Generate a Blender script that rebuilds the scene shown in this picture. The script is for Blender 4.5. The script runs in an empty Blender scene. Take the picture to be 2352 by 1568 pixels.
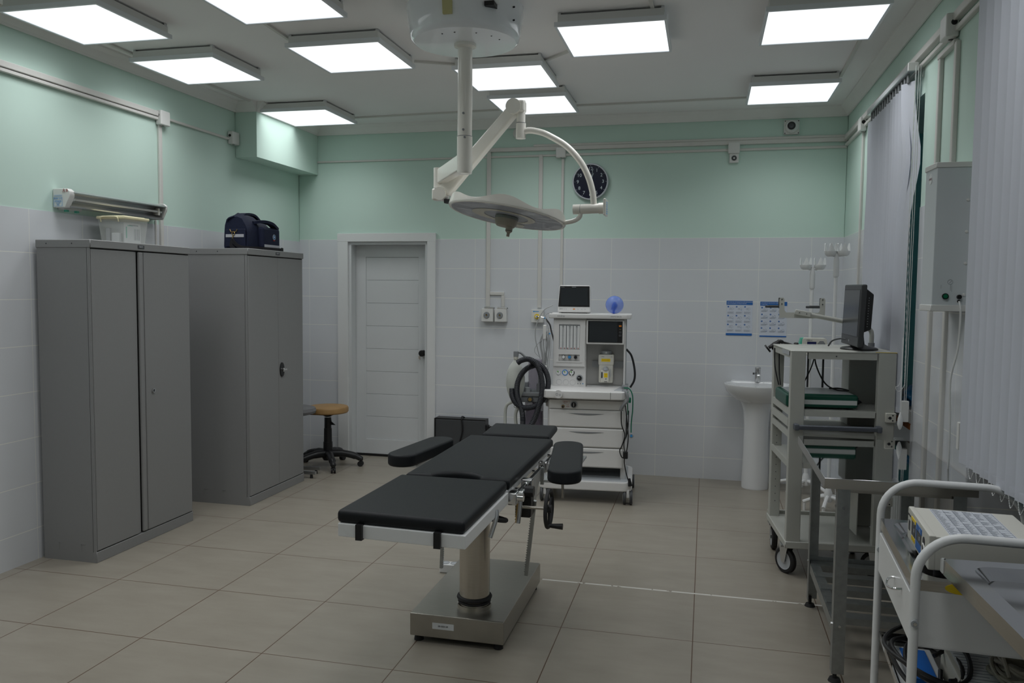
import bpy, bmesh, math, random
from math import sin, cos, pi, radians, atan2, sqrt, hypot
from mathutils import Vector, Matrix
random.seed(7)
SC = bpy.context.scene
COL = SC.collection

# ---------------------------------------------------------------- camera
YAW, PITCH, ROLL, FPX = 0.23476, -0.06452, 0.00998, 1862.15
f_ = Vector((-sin(YAW)*cos(PITCH), cos(YAW)*cos(PITCH), sin(PITCH)))
r_ = Vector((cos(YAW), sin(YAW), 0)); u_ = r_.cross(f_)
r2 = cos(ROLL)*r_ + sin(ROLL)*u_; u2 = -sin(ROLL)*r_ + cos(ROLL)*u_
cd = bpy.data.cameras.new('camera'); cam = bpy.data.objects.new('camera', cd); COL.objects.link(cam)
cam.matrix_world = Matrix(((r2.x,u2.x,-f_.x,0.0355),(r2.y,u2.y,-f_.y,-3.68632),(r2.z,u2.z,-f_.z,1.57997),(0,0,0,1)))
cd.sensor_fit = 'HORIZONTAL'; cd.sensor_width = 36; cd.lens = 36*FPX/2352; cd.clip_start = 0.05; cd.clip_end = 60
SC.camera = cam
# ---------------------------------------------------------------- world, exposure
W = bpy.data.worlds.new('night'); SC.world = W; W.use_nodes = True
W.node_tree.nodes['Background'].inputs[0].default_value = (0.02,0.03,0.05,1)
W.node_tree.nodes['Background'].inputs[1].default_value = 0.3
vs = SC.view_settings; vs.view_transform = 'Standard'; vs.look = 'None'; vs.gamma = 1; vs.use_curve_mapping = False
vs.exposure = 0.0
LAMP_STRENGTH = 1.02          # emission of the ceiling lamp diffusers
AREA_WATT = 3.7
SC.cycles.max_bounces = 10; SC.cycles.diffuse_bounces = 6; SC.cycles.glossy_bounces = 5; SC.cycles.transparent_max_bounces = 12
SC.cycles.sample_clamp_indirect = 4; SC.cycles.caustics_reflective = False; SC.cycles.caustics_refractive = False

# ---------------------------------------------------------------- materials
def lin(c):
    if isinstance(c, str):
        c = [int(c[i:i+2], 16)/255 for i in (0,2,4)]
        c = [x/12.92 if x <= 0.04045 else ((x+0.055)/1.055)**2.4 for x in c]
    return (c[0], c[1], c[2], 1)
MATS = {}
def mat(name, col, rough=0.5, metal=0.0, var=0.06, scale=9.0, bump=0.0, alpha=1.0, trans=0.0, emis=None, aniso=None, spec=0.4, coat=0.0):
    if name in MATS: return MATS[name]
    m = bpy.data.materials.new(name); MATS[name] = m; m.use_nodes = True
    nt = m.node_tree; N = nt.nodes; L = nt.links; b = N['Principled BSDF']
    c = lin(col)
    tc = N.new('ShaderNodeTexCoord'); mp = N.new('ShaderNodeMapping'); L.new(tc.outputs['Object'], mp.inputs[0])
    if aniso: mp.inputs['Scale'].default_value = aniso
    nz = N.new('ShaderNodeTexNoise'); nz.inputs['Scale'].default_value = scale; nz.inputs['Detail'].default_value = 4
    L.new(mp.outputs[0], nz.inputs['Vector'])
    mx = N.new('ShaderNodeMix'); mx.data_type = 'RGBA'
    mx.inputs[6].default_value = (c[0]*(1-var), c[1]*(1-var), c[2]*(1-var), 1); mx.inputs[7].default_value = (min(1,c[0]*(1+var)), min(1,c[1]*(1+var)), min(1,c[2]*(1+var)), 1)
    L.new(nz.outputs[0], mx.inputs[0]); L.new(mx.outputs[2], b.inputs['Base Color'])
    b.inputs['Roughness'].default_value = rough; b.inputs['Metallic'].default_value = metal
    b.inputs['Specular IOR Level'].default_value = spec
    if coat: b.inputs['Coat Weight'].default_value = coat
    if aniso:
        mr = N.new('ShaderNodeMapRange'); mr.inputs['To Min'].default_value = rough*0.8; mr.inputs['To Max'].default_value = rough*1.25
        L.new(nz.outputs[0], mr.inputs[0]); L.new(mr.outputs[0], b.inputs['Roughness'])
    if bump:
        bp = N.new('ShaderNodeBump'); bp.inputs['Strength'].default_value = bump; bp.inputs['Distance'].default_value = 0.004
        L.new(nz.outputs[0], bp.inputs['Height']); L.new(bp.outputs[0], b.inputs['Normal'])
    if alpha < 1: b.inputs['Alpha'].default_value = alpha
    if trans: b.inputs['Transmission Weight'].default_value = trans; b.inputs['IOR'].default_value = 1.1
    if emis:
        b.inputs['Emission Color'].default_value = c; b.inputs['Emission Strength'].default_value = emis
    return m

def translucent(m, k):
    """thin cloth lets some light through"""
    nt=m.node_tree; b=nt.nodes['Principled BSDF']; out=nt.nodes['Material Output']; tr=nt.nodes.new('ShaderNodeBsdfTranslucent'); mx=nt.nodes.new('ShaderNodeMixShader'); mx.inputs[0].default_value=k
    tr.inputs[0].default_value=(.8,.82,.86,1); nt.links.new(b.outputs[0],mx.inputs[1]); nt.links.new(tr.outputs[0],mx.inputs[2]); nt.links.new(mx.outputs[0],out.inputs[0])

def grid_node(nt, sock, period, off, width):
    """1 on grid lines perpendicular to the axis of sock"""
    N = nt.nodes; L = nt.links
    def M(op, a, b=None):
        n = N.new('ShaderNodeMath'); n.operation = op
        for i, v in enumerate((a, b)):
            if v is None: continue
            if isinstance(v, (int, float)): n.inputs[i].default_value = v
            else: L.new(v, n.inputs[i])
        return n.outputs[0]
    a = M('SUBTRACT', sock, off); a = M('DIVIDE', a, period); a = M('ADD', a, 0.5); a = M('FLOORED_MODULO', a, 1.0)
    a = M('SUBTRACT', a, 0.5); a = M('ABSOLUTE', a)
    return M('LESS_THAN', a, width/2/period)

def tile_mat(name, col, grout, axes, rough, var, noise_scale, stretch=(1,1,1), white_row=None, bump=0.10):
    """axes: list of (axis, period, offset, width) in world metres"""
    m = bpy.data.materials.new(name); m.use_nodes = True; MATS[name] = m
    nt = m.node_tree; N = nt.nodes; L = nt.links; b = N['Principled BSDF']
    g = N.new('ShaderNodeNewGeometry'); s = N.new('ShaderNodeSeparateXYZ'); L.new(g.outputs['Position'], s.inputs[0])
    def M(op, a, b_=None):
        n = N.new('ShaderNodeMath'); n.operation = op
        for i, v in enumerate((a, b_)):
            if v is None: continue
            if isinstance(v, (int, float)): n.inputs[i].default_value = v
            else: L.new(v, n.inputs[i])
        return n.outputs[0]
    mask = None
    for ax, per, off, w in axes:
        k = grid_node(nt, s.outputs[ax], per, off, w)
        mask = k if mask is None else M('MAXIMUM', mask, k)
    mp = N.new('ShaderNodeMapping'); L.new(g.outputs['Position'], mp.inputs[0]); mp.inputs['Scale'].default_value = stretch
    nz = N.new('ShaderNodeTexNoise'); nz.inputs['Scale'].default_value = noise_scale; nz.inputs['Detail'].default_value = 6; nz.inputs['Roughness'].default_value = 0.6
    L.new(mp.outputs[0], nz.inputs['Vector'])
    c = lin(col)
    mr = N.new('ShaderNodeMapRange'); mr.inputs[1].default_value = .3; mr.inputs[2].default_value = .7; L.new(nz.outputs[0], mr.inputs[0])
    mx = N.new('ShaderNodeMix'); mx.data_type = 'RGBA'
    mx.inputs[6].default_value = (c[0]*(1-var), c[1]*(1-var*1.15), c[2]*(1-var*1.35), 1); mx.inputs[7].default_value = (c[0]*(1+var), c[1]*(1+var), c[2]*(1+var), 1)
    L.new(mr.outputs[0], mx.inputs[0]); last = mx.outputs[2]
    m2 = N.new('ShaderNodeMix'); m2.data_type = 'RGBA'; L.new(mask, m2.inputs[0]); L.new(last, m2.inputs[6]); m2.inputs[7].default_value = lin(grout)
    last = m2.outputs[2]
    if white_row:
        y0, w, x0 = white_row
        d = M('ABSOLUTE', M('SUBTRACT', s.outputs[1], y0)); k = M('LESS_THAN', d, w/2); k2 = M('GREATER_THAN', s.outputs[0], x0)
        wob = N.new('ShaderNodeTexNoise'); wob.inputs['Scale'].default_value = 22; L.new(g.outputs['Position'], wob.inputs['Vector'])
        k3 = M('GREATER_THAN', wob.outputs[0], 0.36)
        m3 = N.new('ShaderNodeMix'); m3.data_type = 'RGBA'; L.new(M('MULTIPLY', M('MULTIPLY', k, k2), k3), m3.inputs[0]); L.new(last, m3.inputs[6]); m3.inputs[7].default_value = lin('c9c7c0')
        last = m3.outputs[2]
    L.new(last, b.inputs['Base Color'])
    b.inputs['Roughness'].default_value = rough
    bp = N.new('ShaderNodeBump'); bp.inputs['Strength'].default_value = bump; bp.inputs['Distance'].default_value = 0.002
    L.new(M('SUBTRACT', 1.0, mask), bp.inputs['Height']); L.new(bp.outputs[0], b.inputs['Normal'])
    return m

green   = mat('green wall paint', (0.57,0.73,0.655), 0.7, var=0.035, scale=2.2)
ceilm   = mat('ceiling paint', (0.88,0.87,0.87), 0.8, var=0.03, scale=1.5)
cornice = mat('cornice paint', (0.80,0.80,0.78), 0.6, var=0.03)
whitep  = mat('white lacquer', (0.74,0.75,0.75), 0.3, var=0.02)
doorw   = mat('white door film', (0.66,0.68,0.69), 0.38, var=0.03, scale=5)
plastic = mat('white plastic', (0.70,0.70,0.68), 0.4, var=0.02)
trunkm  = mat('cable trunk plastic', (0.64,0.63,0.60), 0.5, var=0.03)
cream   = mat('cream plastic', (0.62,0.61,0.55), 0.4, var=0.03)
cream2  = mat('cream lid plastic', (0.72,0.66,0.44), 0.45, var=0.03)
lampw   = mat('surgical lamp enamel', (0.82,0.80,0.74), 0.25, var=0.02, coat=0.3)
drumw   = mat('canopy enamel', (0.86,0.89,0.93), 0.14, var=0.02, coat=0.5)
cabg    = mat('grey cabinet enamel', (0.245,0.247,0.247), 0.42, var=0.03, scale=60, bump=0.02)
cabd    = mat('grey cabinet shadow gap', (0.04,0.04,0.04), 0.7)
rackm   = mat('rack enamel', (0.46,0.465,0.43), 0.45, var=0.03, scale=30)
steel   = mat('brushed steel', (0.50,0.47,0.42), 0.20, 1.0, var=0.10, scale=16, aniso=(1,1,14))
steelt  = mat('table top steel', (0.60,0.60,0.60), 0.035, 1.0, var=0.05, scale=4)
steelb  = mat('base cover steel', (0.42,0.40,0.36), 0.36, 1.0, var=0.14, scale=14, aniso=(1,12,1))
galv    = mat('galvanised steel', (0.36,0.38,0.38), 0.42, 1.0, var=0.22, scale=34)
chrome  = mat('chrome', (0.72,0.72,0.72), 0.12, 1.0, var=0.03)
alu     = mat('aluminium', (0.60,0.61,0.62), 0.35, 1.0, var=0.06)
lampfr  = mat('lamp frame grey', (0.74,0.77,0.80), 0.45, 0.0, var=0.04)
leather = mat('black upholstery', (0.0105,0.0120,0.0140), 0.50, var=0.12, scale=240, bump=0.10, spec=0.22)
black   = mat('black plastic', (0.012,0.012,0.013), 0.4, var=0.1)
rubber  = mat('black rubber', (0.016,0.016,0.017), 0.65, var=0.1)
dgrey   = mat('dark grey plastic', (0.055,0.058,0.062), 0.5, var=0.08)
mgrey   = mat('mid grey plastic', (0.22,0.23,0.24), 0.5, var=0.05)
lgrey   = mat('light grey plastic', (0.42,0.44,0.46), 0.45, var=0.04)
screen  = mat('dark screen glass', (0.026,0.030,0.034), 0.22, var=0.05)
machine = mat('machine white', (0.70,0.695,0.685), 0.36, var=0.02)
machine2= mat('machine grey', (0.40,0.42,0.44), 0.45, var=0.03)
hosem   = mat('hose rubber', (0.022,0.024,0.030), 0.5, var=0.1)
bagm    = mat('breathing bag silicone', (0.62,0.64,0.60), 0.35, var=0.05, trans=0.25)
cableb  = mat('black cable', (0.010,0.010,0.011), 0.5)
cableg  = mat('grey cable', (0.34,0.35,0.35), 0.5)
cablew  = mat('white cord', (0.70,0.71,0.70), 0.5)
cablet  = mat('beige cable', (0.34,0.32,0.26), 0.5)
greenc  = mat('green cable', (0.01,0.16,0.09), 0.45)
navy    = mat('navy bag fabric', (0.005,0.009,0.032), 0.8, var=0.3, scale=70, bump=0.25)
navy2   = mat('black webbing', (0.009,0.008,0.011), 0.85, var=0.2, scale=90, bump=0.2)
silverf = mat('reflective tape', (0.46,0.46,0.50), 0.45, var=0.08)
tubp    = mat('clear tub plastic', (0.80,0.82,0.78), 0.22, var=0.03, alpha=0.30)
paper   = mat('paper', (0.70,0.72,0.74), 0.7, var=0.02)
posterp = mat('poster paper', (0.62,0.66,0.74), 0.45, var=0.02)
pblue   = mat('poster blue', (0.022,0.13,0.42), 0.45, var=0.04)
ink     = mat('printed ink', (0.16,0.18,0.22), 0.6)
inkd    = mat('dark ink', (0.02,0.02,0.025), 0.6)
bluei   = mat('blue ink', (0.05,0.30,0.66), 0.5)
redi    = mat('red ink', (0.30,0.03,0.03), 0.5)
clockf  = mat('navy clock face', (0.006,0.008,0.028), 0.25, var=0.05)
numer   = mat('pale numerals', (0.55,0.62,0.66), 0.5)
wood    = mat('tan upholstery', (0.36,0.215,0.085), 0.5, var=0.10, scale=30)
porc    = mat('white porcelain', (0.74,0.75,0.76), 0.10, var=0.01, coat=0.5)
yellow  = mat('yellow label', (0.80,0.58,0.01), 0.5)
orange  = mat('orange plastic', (0.75,0.22,0.01), 0.5)
mblue   = mat('clear blue silicone', (0.16,0.30,0.85), 0.25, var=0.05, alpha=0.50)
mblue2  = mat('deep blue silicone', (0.015,0.06,0.55), 0.3, var=0.05)
dgreen  = mat('dark green enamel', (0.004,0.068,0.042), 0.35, var=0.05)
mint    = mat('mint plastic', (0.10,0.48,0.34), 0.45)
brass   = mat('brass', (0.50,0.36,0.16), 0.35, 1.0, var=0.08)
fabric  = mat('blind fabric', (0.76,0.78,0.84), 0.75, var=0.03, scale=60, aniso=(1,1,0.1))
trays   = mat('tray steel', (0.58,0.58,0.58), 0.14, 1.0, var=0.05, scale=8)
translucent(fabric, 0.38)
teal    = mat('teal night glass', (0.04,0.20,0.20), 0.10, var=0.1)
tealw   = mat('teal paint', (0.28,0.70,0.68), 0.5, var=0.05)
bluebag = mat('blue polythene', (0.02,0.22,0.46), 0.35, var=0.25, scale=20, bump=0.3)
brick   = mat('orange brick', (0.42,0.14,0.045), 0.85, var=0.2, scale=40, bump=0.5)
sillm   = mat('grey sill', (0.25,0.25,0.24), 0.6, var=0.1)
smoke   = mat('smoky clear plastic', (0.30,0.26,0.34), 0.15, var=0.05, alpha=0.55)
lampe   = mat('diffuser of the ceiling lamp', (0.94,0.97,1.0), 0.5, var=0.0, emis=LAMP_STRENGTH)
ledp    = mat('lamp lens plate', (0.80,0.84,0.92), 0.35, var=0.05, scale=30)
FX, FY = 0.012, -0.022
floorm  = tile_mat('beige floor tile', (0.285,0.260,0.216), '584231', [(0,0.6025,FX,0.0046),(1,0.5985,FY,0.0046)], 0.34, 0.075, 3.2, (1.0,3.2,1), white_row=(0.575,0.016,-0.80))
tileb   = tile_mat('white wall tile back', (0.66,0.68,0.71), 'f0f0ea', [(0,0.4025,-0.360,0.0028),(2,0.2625,1.7575,0.0040)], 0.16, 0.02, 1.5)
tiler   = tile_mat('white wall tile side', (0.66,0.68,0.71), 'f0f0ea', [(1,0.4025,0.145,0.0030),(2,0.2625,1.7575,0.0040)], 0.16, 0.02, 1.5)

# ---------------------------------------------------------------- mesh builder
class MB:
    def __init__(s): s.v=[]; s.f=[]; s.mi=[]; s.sm=[]; s.m=0; s.M=None; s.mats=[]
    def use(s, m):
        if m not in s.mats: s.mats.append(m)
        s.m = s.mats.index(m); return s
    def add(s, vs, fs, smooth=False):
        o = len(s.v)
        for p in vs:
            p = Vector(p)
            s.v.append(s.M @ p if s.M is not None else p)
        for q in fs: s.f.append([i+o for i in q]); s.mi.append(s.m); s.sm.append(smooth)
        return s
    def box(s, x0,x1,y0,y1,z0,z1):
        if x0>x1: x0,x1=x1,x0
        if y0>y1: y0,y1=y1,y0
        if z0>z1: z0,z1=z1,z0
        v=[(x0,y0,z0),(x1,y0,z0),(x1,y1,z0),(x0,y1,z0),(x0,y0,z1),(x1,y0,z1),(x1,y1,z1),(x0,y1,z1)]
        return s.add(v,[(0,3,2,1),(4,5,6,7),(0,1,5,4),(1,2,6,5),(2,3,7,6),(3,0,4,7)])
    def bm(s, bm, smooth=True):
        bm.verts.index_update()
        s.add([v.co.copy() for v in bm.verts],[[v.index for v in f.verts] for f in bm.faces],smooth); bm.free(); return s
    def rbox(s, x0,x1,y0,y1,z0,z1, r=0.01, seg=3):
        if x0>x1: x0,x1=x1,x0
        if y0>y1: y0,y1=y1,y0
        if z0>z1: z0,z1=z1,z0
        r=min(r,(x1-x0)*.49,(y1-y0)*.49,(z1-z0)*.49)
        b=bmesh.new(); bmesh.ops.create_cube(b,size=1)
        for v in b.verts: v.co=Vector(((x0+x1)/2+v.co.x*(x1-x0),(y0+y1)/2+v.co.y*(y1-y0),(z0+z1)/2+v.co.z*(z1-z0)))
        bmesh.ops.bevel(b,geom=list(b.edges),offset=r,segments=seg,profile=0.5,affect='EDGES')
        return s.bm(b)
    def prism(s, poly, a0, a1, axis='z', bev=0, seg=2):
        """poly 2d list; axis z:(x,y) y:(x,z) x:(y,z)"""
        def P(p,a): return {'z':(p[0],p[1],a),'y':(p[0],a,p[1]),'x':(a,p[0],p[1])}[axis]
        n=len(poly)
        area=sum(poly[i][0]*poly[(i+1)%n][1]-poly[(i+1)%n][0]*poly[i][1] for i in range(n))
        if area<0: poly=poly[::-1]
        if a0>a1: a0,a1=a1,a0
        vs=[P(p,a0) for p in poly]+[P(p,a1) for p in poly]
        fs=[list(range(n))[::-1],list(range(n,2*n))]+[[i,(i+1)%n,n+(i+1)%n,n+i] for i in range(n)]
        if axis=='y': fs=[f[::-1] for f in fs]
        if bev:
            b=bmesh.new(); bv=[b.verts.new(v) for v in vs]
            for f in fs: b.faces.new([bv[i] for i in f])
            b.normal_update()
            es=[e for e in b.edges if e.is_manifold and e.calc_face_angle(0)>0.5] if n<=8 else [e for e in b.edges if any(len(f.verts)==n for f in e.link_faces)]
            bmesh.ops.bevel(b,geom=es,offset=bev,segments=seg,profile=0.5,affect='EDGES')
            return s.bm(b)
        return s.add(vs,fs,False)
    def cyl(s, p0, p1, r0, r1=None, n=20, smooth=True):
        if r1 is None: r1=r0
        p0=Vector(p0); p1=Vector(p1); d=(p1-p0)
        if d.length<1e-9: return s
        d.normalize(); a=d.orthogonal().normalized(); b=d.cross(a)
        vs=[]
        for p,r in ((p0,r0),(p1,r1)):
            for i in range(n):
                t=2*pi*i/n; vs.append(p+(a*cos(t)+b*sin(t))*r)
        s.add(vs,[[i,(i+1)%n,n+(i+1)%n,n+i] for i in range(n)],smooth)
        o=[]
        s.add(vs[:n],[list(range(n))[::-1]]); s.add(vs[n:],[list(range(n))])
        return s
    def lathe(s, prof, c=(0,0,0), n=28, axis=(0,0,1), sx=1.0, sy=1.0, smooth=True, caps=True):
        d=Vector(axis).normalized(); a=Vector((1,0,0)) if abs(d.z)>0.9 else d.orthogonal().normalized(); b=d.cross(a); c=Vector(c)
        vs=[]
        for r,h in prof:
            for i in range(n):
                t=2*pi*i/n; vs.append(c+a*(cos(t)*r*sx)+b*(sin(t)*r*sy)+d*h)
        fs=[]
        for k in range(len(prof)-1):
            for i in range(n):
                j=(i+1)%n; fs.append([k*n+i,k*n+j,(k+1)*n+j,(k+1)*n+i])
        s.add(vs,fs,smooth)
        if caps:
            if prof[0][0]>1e-4: s.add(vs[:n],[list(range(n))[::-1]])
            if prof[-1][0]>1e-4: s.add(vs[-n:],[list(range(n))])
        return s
    def ball(s, c, rx, ry=None, rz=None, n=20, m=12):
        ry=ry or rx; rz=rz or rx
        vs=[Vector((c[0],c[1],c[2]-rz))]
        for k in range(1,m):
            ph=-pi/2+pi*k/m
            for i in range(n):
                t=2*pi*i/n; vs.append(Vector((c[0]+rx*cos(ph)*cos(t),c[1]+ry*cos(ph)*sin(t),c[2]+rz*sin(ph))))
        vs.append(Vector((c[0],c[1],c[2]+rz)))
        fs=[[0,1+(i+1)%n,1+i] for i in range(n)]
        for k in range(m-2):
            for i in range(n):
                a=1+k*n+i; b=1+k*n+(i+1)%n; fs.append([a,b,b+n,a+n])
        q=1+(m-2)*n; e=len(vs)-1
        fs+=[[q+i,q+(i+1)%n,e] for i in range(n)]
        return s.add(vs,fs,True)
    def tube(s, pts, r, n=10, closed=False, sq=None, ridge=None):
        pts=[Vector(p) for p in pts]; N=len(pts)
        if N<2: return s
        tans=[]
        for i in range(N):
            a=pts[(i-1)%N] if closed or i>0 else pts[i]; b=pts[(i+1)%N] if closed or i<N-1 else pts[i]
            t=b-a; tans.append(t.normalized() if t.length>1e-9 else Vector((0,0,1)))
        up=tans[0].orthogonal().normalized()
        if sq: 
            up = Vector(sq) - tans[0]*Vector(sq).dot(tans[0]); up.normalize()
        vs=[]
        for i in range(N):
            t=tans[i]; up=up-t*up.dot(t)
            up=up.normalized() if up.length>1e-6 else t.orthogonal().normalized()
            b=t.cross(up); rr=r[i] if isinstance(r,(list,tuple)) else r
            if ridge: rr=rr*(1+ridge*(1 if i%2 else -1))
            for k in range(n):
                a=2*pi*k/n+(pi/4 if n==4 else 0); vs.append(pts[i]+(up*cos(a)+b*sin(a))*rr)
        fs=[]
        for i in range(N if closed else N-1):
            j=(i+1)%N
            for k in range(n): fs.append([i*n+k,i*n+(k+1)%n,j*n+(k+1)%n,j*n+k])
        s.add(vs,fs,n>4)
        if not closed: s.add(vs[:n],[list(range(n))[::-1]]); s.add(vs[-n:],[list(range(n))])
        return s
    def ring(s, c, R, r, axis=(0,0,1), n=32, m=8, a0=0, a1=2*pi):
        d=Vector(axis).normalized(); a=d.orthogonal().normalized(); b=d.cross(a); c=Vector(c)
        full=abs(a1-a0-2*pi)<1e-6; k=n if full else n+1
        return s.tube([c+(a*cos(a0+(a1-a0)*i/n)+b*sin(a0+(a1-a0)*i/n))*R for i in range(k)],r,m,closed=full)
    def text(s, txt, size, M, depth=0.0006, align='CENTER'):
        cu=bpy.data.curves.new('t','FONT'); cu.body=txt; cu.size=size; cu.align_x=align; cu.align_y='CENTER'; cu.extrude=depth; cu.resolution_u=3
        o=bpy.data.objects.new('t',cu); COL.objects.link(o); dg=bpy.context.evaluated_depsgraph_get()
        me=bpy.data.meshes.new_from_object(o.evaluated_get(dg))
        s.add([M@v.co for v in me.vertices],[list(p.vertices) for p in me.polygons])
        bpy.data.objects.remove(o); bpy.data.curves.remove(cu); bpy.data.meshes.remove(me)
        return s
    def mesh(s, name, inv=None):
        me=bpy.data.meshes.new(name); vs=[(inv@v if inv else v) for v in s.v]
        me.from_pydata(vs,[],s.f); 
        for m in s.mats: me.materials.append(m)
        me.polygons.foreach_set('material_index',s.mi); me.polygons.foreach_set('use_smooth',s.sm); me.update()
        return me

INV = {}
def thing(name, label, cat, loc=(0,0,0), rotz=0.0, group=None, local=False):
    """an Empty at the thing's base; its parts are given in world metres unless local"""
    o=bpy.data.objects.new(name,None); COL.objects.link(o); o.empty_display_size=0.05
    o.location=loc; o.rotation_euler=(0,0,rotz); o['label']=label; o['category']=cat
    if group: o['group']=group
    INV[o.name]=None if local else (Matrix.Translation(loc) @ Matrix.Rotation(rotz,4,'Z')).inverted()
    return o
def root(o):
    while o.parent: o=o.parent
    return o
def part(name, mb, parent, label=None, kind=None):
    o=bpy.data.objects.new(name, mb.mesh(name, INV[root(parent).name])); COL.objects.link(o); o.parent=parent
    if label: o['label']=label
    if kind: o['kind']=kind
    return o
def solo(name, mb, label=None, cat=None, group=None, kind=None):
    me=mb.mesh(name)
    xs=[v.co for v in me.vertices]; lo=[min(p[i] for p in xs) for i in range(3)]; hi=[max(p[i] for p in xs) for i in range(3)]
    c=Vector(((lo[0]+hi[0])/2,(lo[1]+hi[1])/2,lo[2]))
    if kind!='structure':
        for v in me.vertices: v.co-=c
    o=bpy.data.objects.new(name,me); COL.objects.link(o)
    if kind!='structure': o.location=c
    if kind: o['kind']=kind
    if label: o['label']=label; o['category']=cat
    if group: o['group']=group
    if kind!='structure': INV[o.name]=Matrix.Translation(-c)
    else: INV[o.name]=None
    return o
def copy_tree(o, parent=None):
    c=o.copy(); COL.objects.link(c)
    if parent: c.parent=parent
    for ch in list(o.children): copy_tree(ch,c)
    INV[c.name]=INV.get(o.name)
    return c
def mb(m=None):
    b=MB()
    if m: b.use(m)
    return b
def cat(pts, n=8, closed=False):
    pts=[Vector(p) for p in pts]; N=len(pts); out=[]
    rng=range(N) if closed else range(N-1)
    for i in rng:
        p0=pts[(i-1)%N] if closed or i>0 else pts[0]*2-pts[1]; p1=pts[i]; p2=pts[(i+1)%N]
        p3=pts[(i+2)%N] if closed or i+2<N else pts[-1]*2-pts[-2]
        for k in range(n):
            t=k/n; out.append(0.5*((2*p1)+(-p0+p2)*t+(2*p0-5*p1+4*p2-p3)*t*t+(-p0+3*p1-3*p2+p3)*t**3))
    if not closed: out.append(pts[-1])
    return out
def rrect(x0,x1,y0,y1,r,n=5):
    out=[]
    for cx,cy,a in ((x1-r,y0+r,-pi/2),(x1-r,y1-r,0),(x0+r,y1-r,pi/2),(x0+r,y0+r,pi)):
        for i in range(n+1): t=a+pi/2*i/n; out.append((cx+r*cos(t),cy+r*sin(t)))
    return out
def facing(x,y,z,dirn='-y'):
    """matrix that stands text on a face looking along dirn"""
    if dirn=='-y': R=Matrix.Rotation(pi/2,4,'X')
    elif dirn=='-x': R=Matrix.Rotation(-pi/2,4,'Z') @ Matrix.Rotation(pi/2,4,'X')
    elif dirn=='+x': R=Matrix.Rotation(pi/2,4,'Z') @ Matrix.Rotation(pi/2,4,'X')
    else: R=Matrix.Identity(4)
    return Matrix.Translation((x,y,z)) @ R
# ================================================================ SETTING
XL, XR, YB, YF, ZC = -3.68, 1.09, 3.265, -4.6, 3.050
TT = 0.010     # tile thickness
def struct(name, b, parent=None):
    o=solo(name,b,kind='structure')
    if parent: o.parent=parent
    return o
b=mb(floorm).box(XL-0.3,XR+0.45,YF-0.2,YB+0.4,-0.1,0); struct('floor',b)
b=mb(ceilm).box(XL-0.3,XR+0.45,YF-0.2,YB+0.4,ZC,ZC+0.1); struct('ceiling',b)
# left wall
b=mb(green).box(XL-0.2,XL-TT,YF-0.2,YB+0.3,0,ZC); b.use(tiler).box(XL-TT,XL,YF,YB,0,2.002); b.use(green).box(XL-TT,XL-0.003,YF,YB,2.002,ZC); struct('wall_left',b)
# wall behind the camera
b=mb(green).box(XL-0.2,XR+0.35,YF-0.2,YF,0,ZC); b.use(tileb).box(XL,XR,YF,YF+TT,0,2.02); struct('wall_front',b)
# back wall with the door opening
DX0,DX1,DZ=-3.187,-2.409,2.003
b=mb(green)
for x0,x1,z0 in ((XL-0.2,DX0,0),(DX0,DX1,DZ),(DX1,XR+0.35,0)):
    b.use(green).box(x0,x1,YB+TT,YB+0.3,z0,ZC)
    b.use(green).box(max(x0,XL),min(x1,XR),YB+0.003,YB+TT,max(z0,2.02),ZC)
    if z0<2: b.use(tileb).box(max(x0,XL),min(x1,XR),YB,YB+TT,z0,2.02)
b.use(tileb).box(DX0,DX1,YB,YB+TT,DZ,2.02)
struct('wall_back',b)
# right wall with two window recesses
WZ0,WZ1=0.92,2.60; W1=(0.89,2.06); W2=(-1.75,-0.06); WD=0.36
b=mb(green)
segs=[(YF-0.2,W2[0]),(W2[1],W1[0]),(W1[1],YB+0.3)]
for y0,y1 in segs:
    b.use(green).box(XR+TT,XR+WD,y0,y1,0,ZC); b.use(green).box(XR+0.003,XR+TT,max(y0,YF),min(y1,YB),2.02,ZC)
    b.use(tiler).box(XR,XR+TT,max(y0,YF),min(y1,YB),0,2.02)
for yy in (W2[0]-.004,W2[1]-.008,W1[0]-.004,W1[1]-.008): b.use(tiler).box(XR,XR+.30,yy,yy+.012,0,WZ0-.03)
for y0,y1 in (W1,W2):
    b.use(green).box(XR+0.003,XR+WD,y0,y1,WZ1,ZC); b.use(tiler).box(XR+.30,XR+WD,y0,y1,0,WZ0)
struct('wall_right',b)
# windows: dark at night behind the blinds
for i,(y0,y1) in enumerate((W1,W2)):
    w=bpy.data.objects.new('window_%d'%(i+1),None); COL.objects.link(w); w['kind']='structure'; INV[w.name]=None
    b=mb(whitep); x0,x1=XR+WD-0.08,XR+WD-0.02
    for a,c in ((y0,y0+.06),(y1-.06,y1),((y0+y1)/2-.04,(y0+y1)/2+.04)): b.box(x0,x1,a,c,WZ0,WZ1)
    b.box(x0,x1,y0,y1,WZ0,WZ0+.06).box(x0,x1,y0,y1,WZ1-.06,WZ1); part('window_frame',b,w)
    part('window_glass',mb(teal).box(x1-.02,x1-.005,y0+.01,y1-.01,WZ0,WZ1),w)
    part('window_sill',mb(sillm).rbox(XR+0.005,XR+WD-.08,y0+.002,y1-.002,WZ0-.03,WZ0+.04,.006,2),w)
    part('window_reveal',mb(tealw).box(XR+.05,XR+WD-.09,y1-.012,y1-.001,WZ0+.03,WZ1).box(XR+.05,XR+WD-.09,y0+.001,y0+.012,WZ0+.03,WZ1),w)
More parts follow.
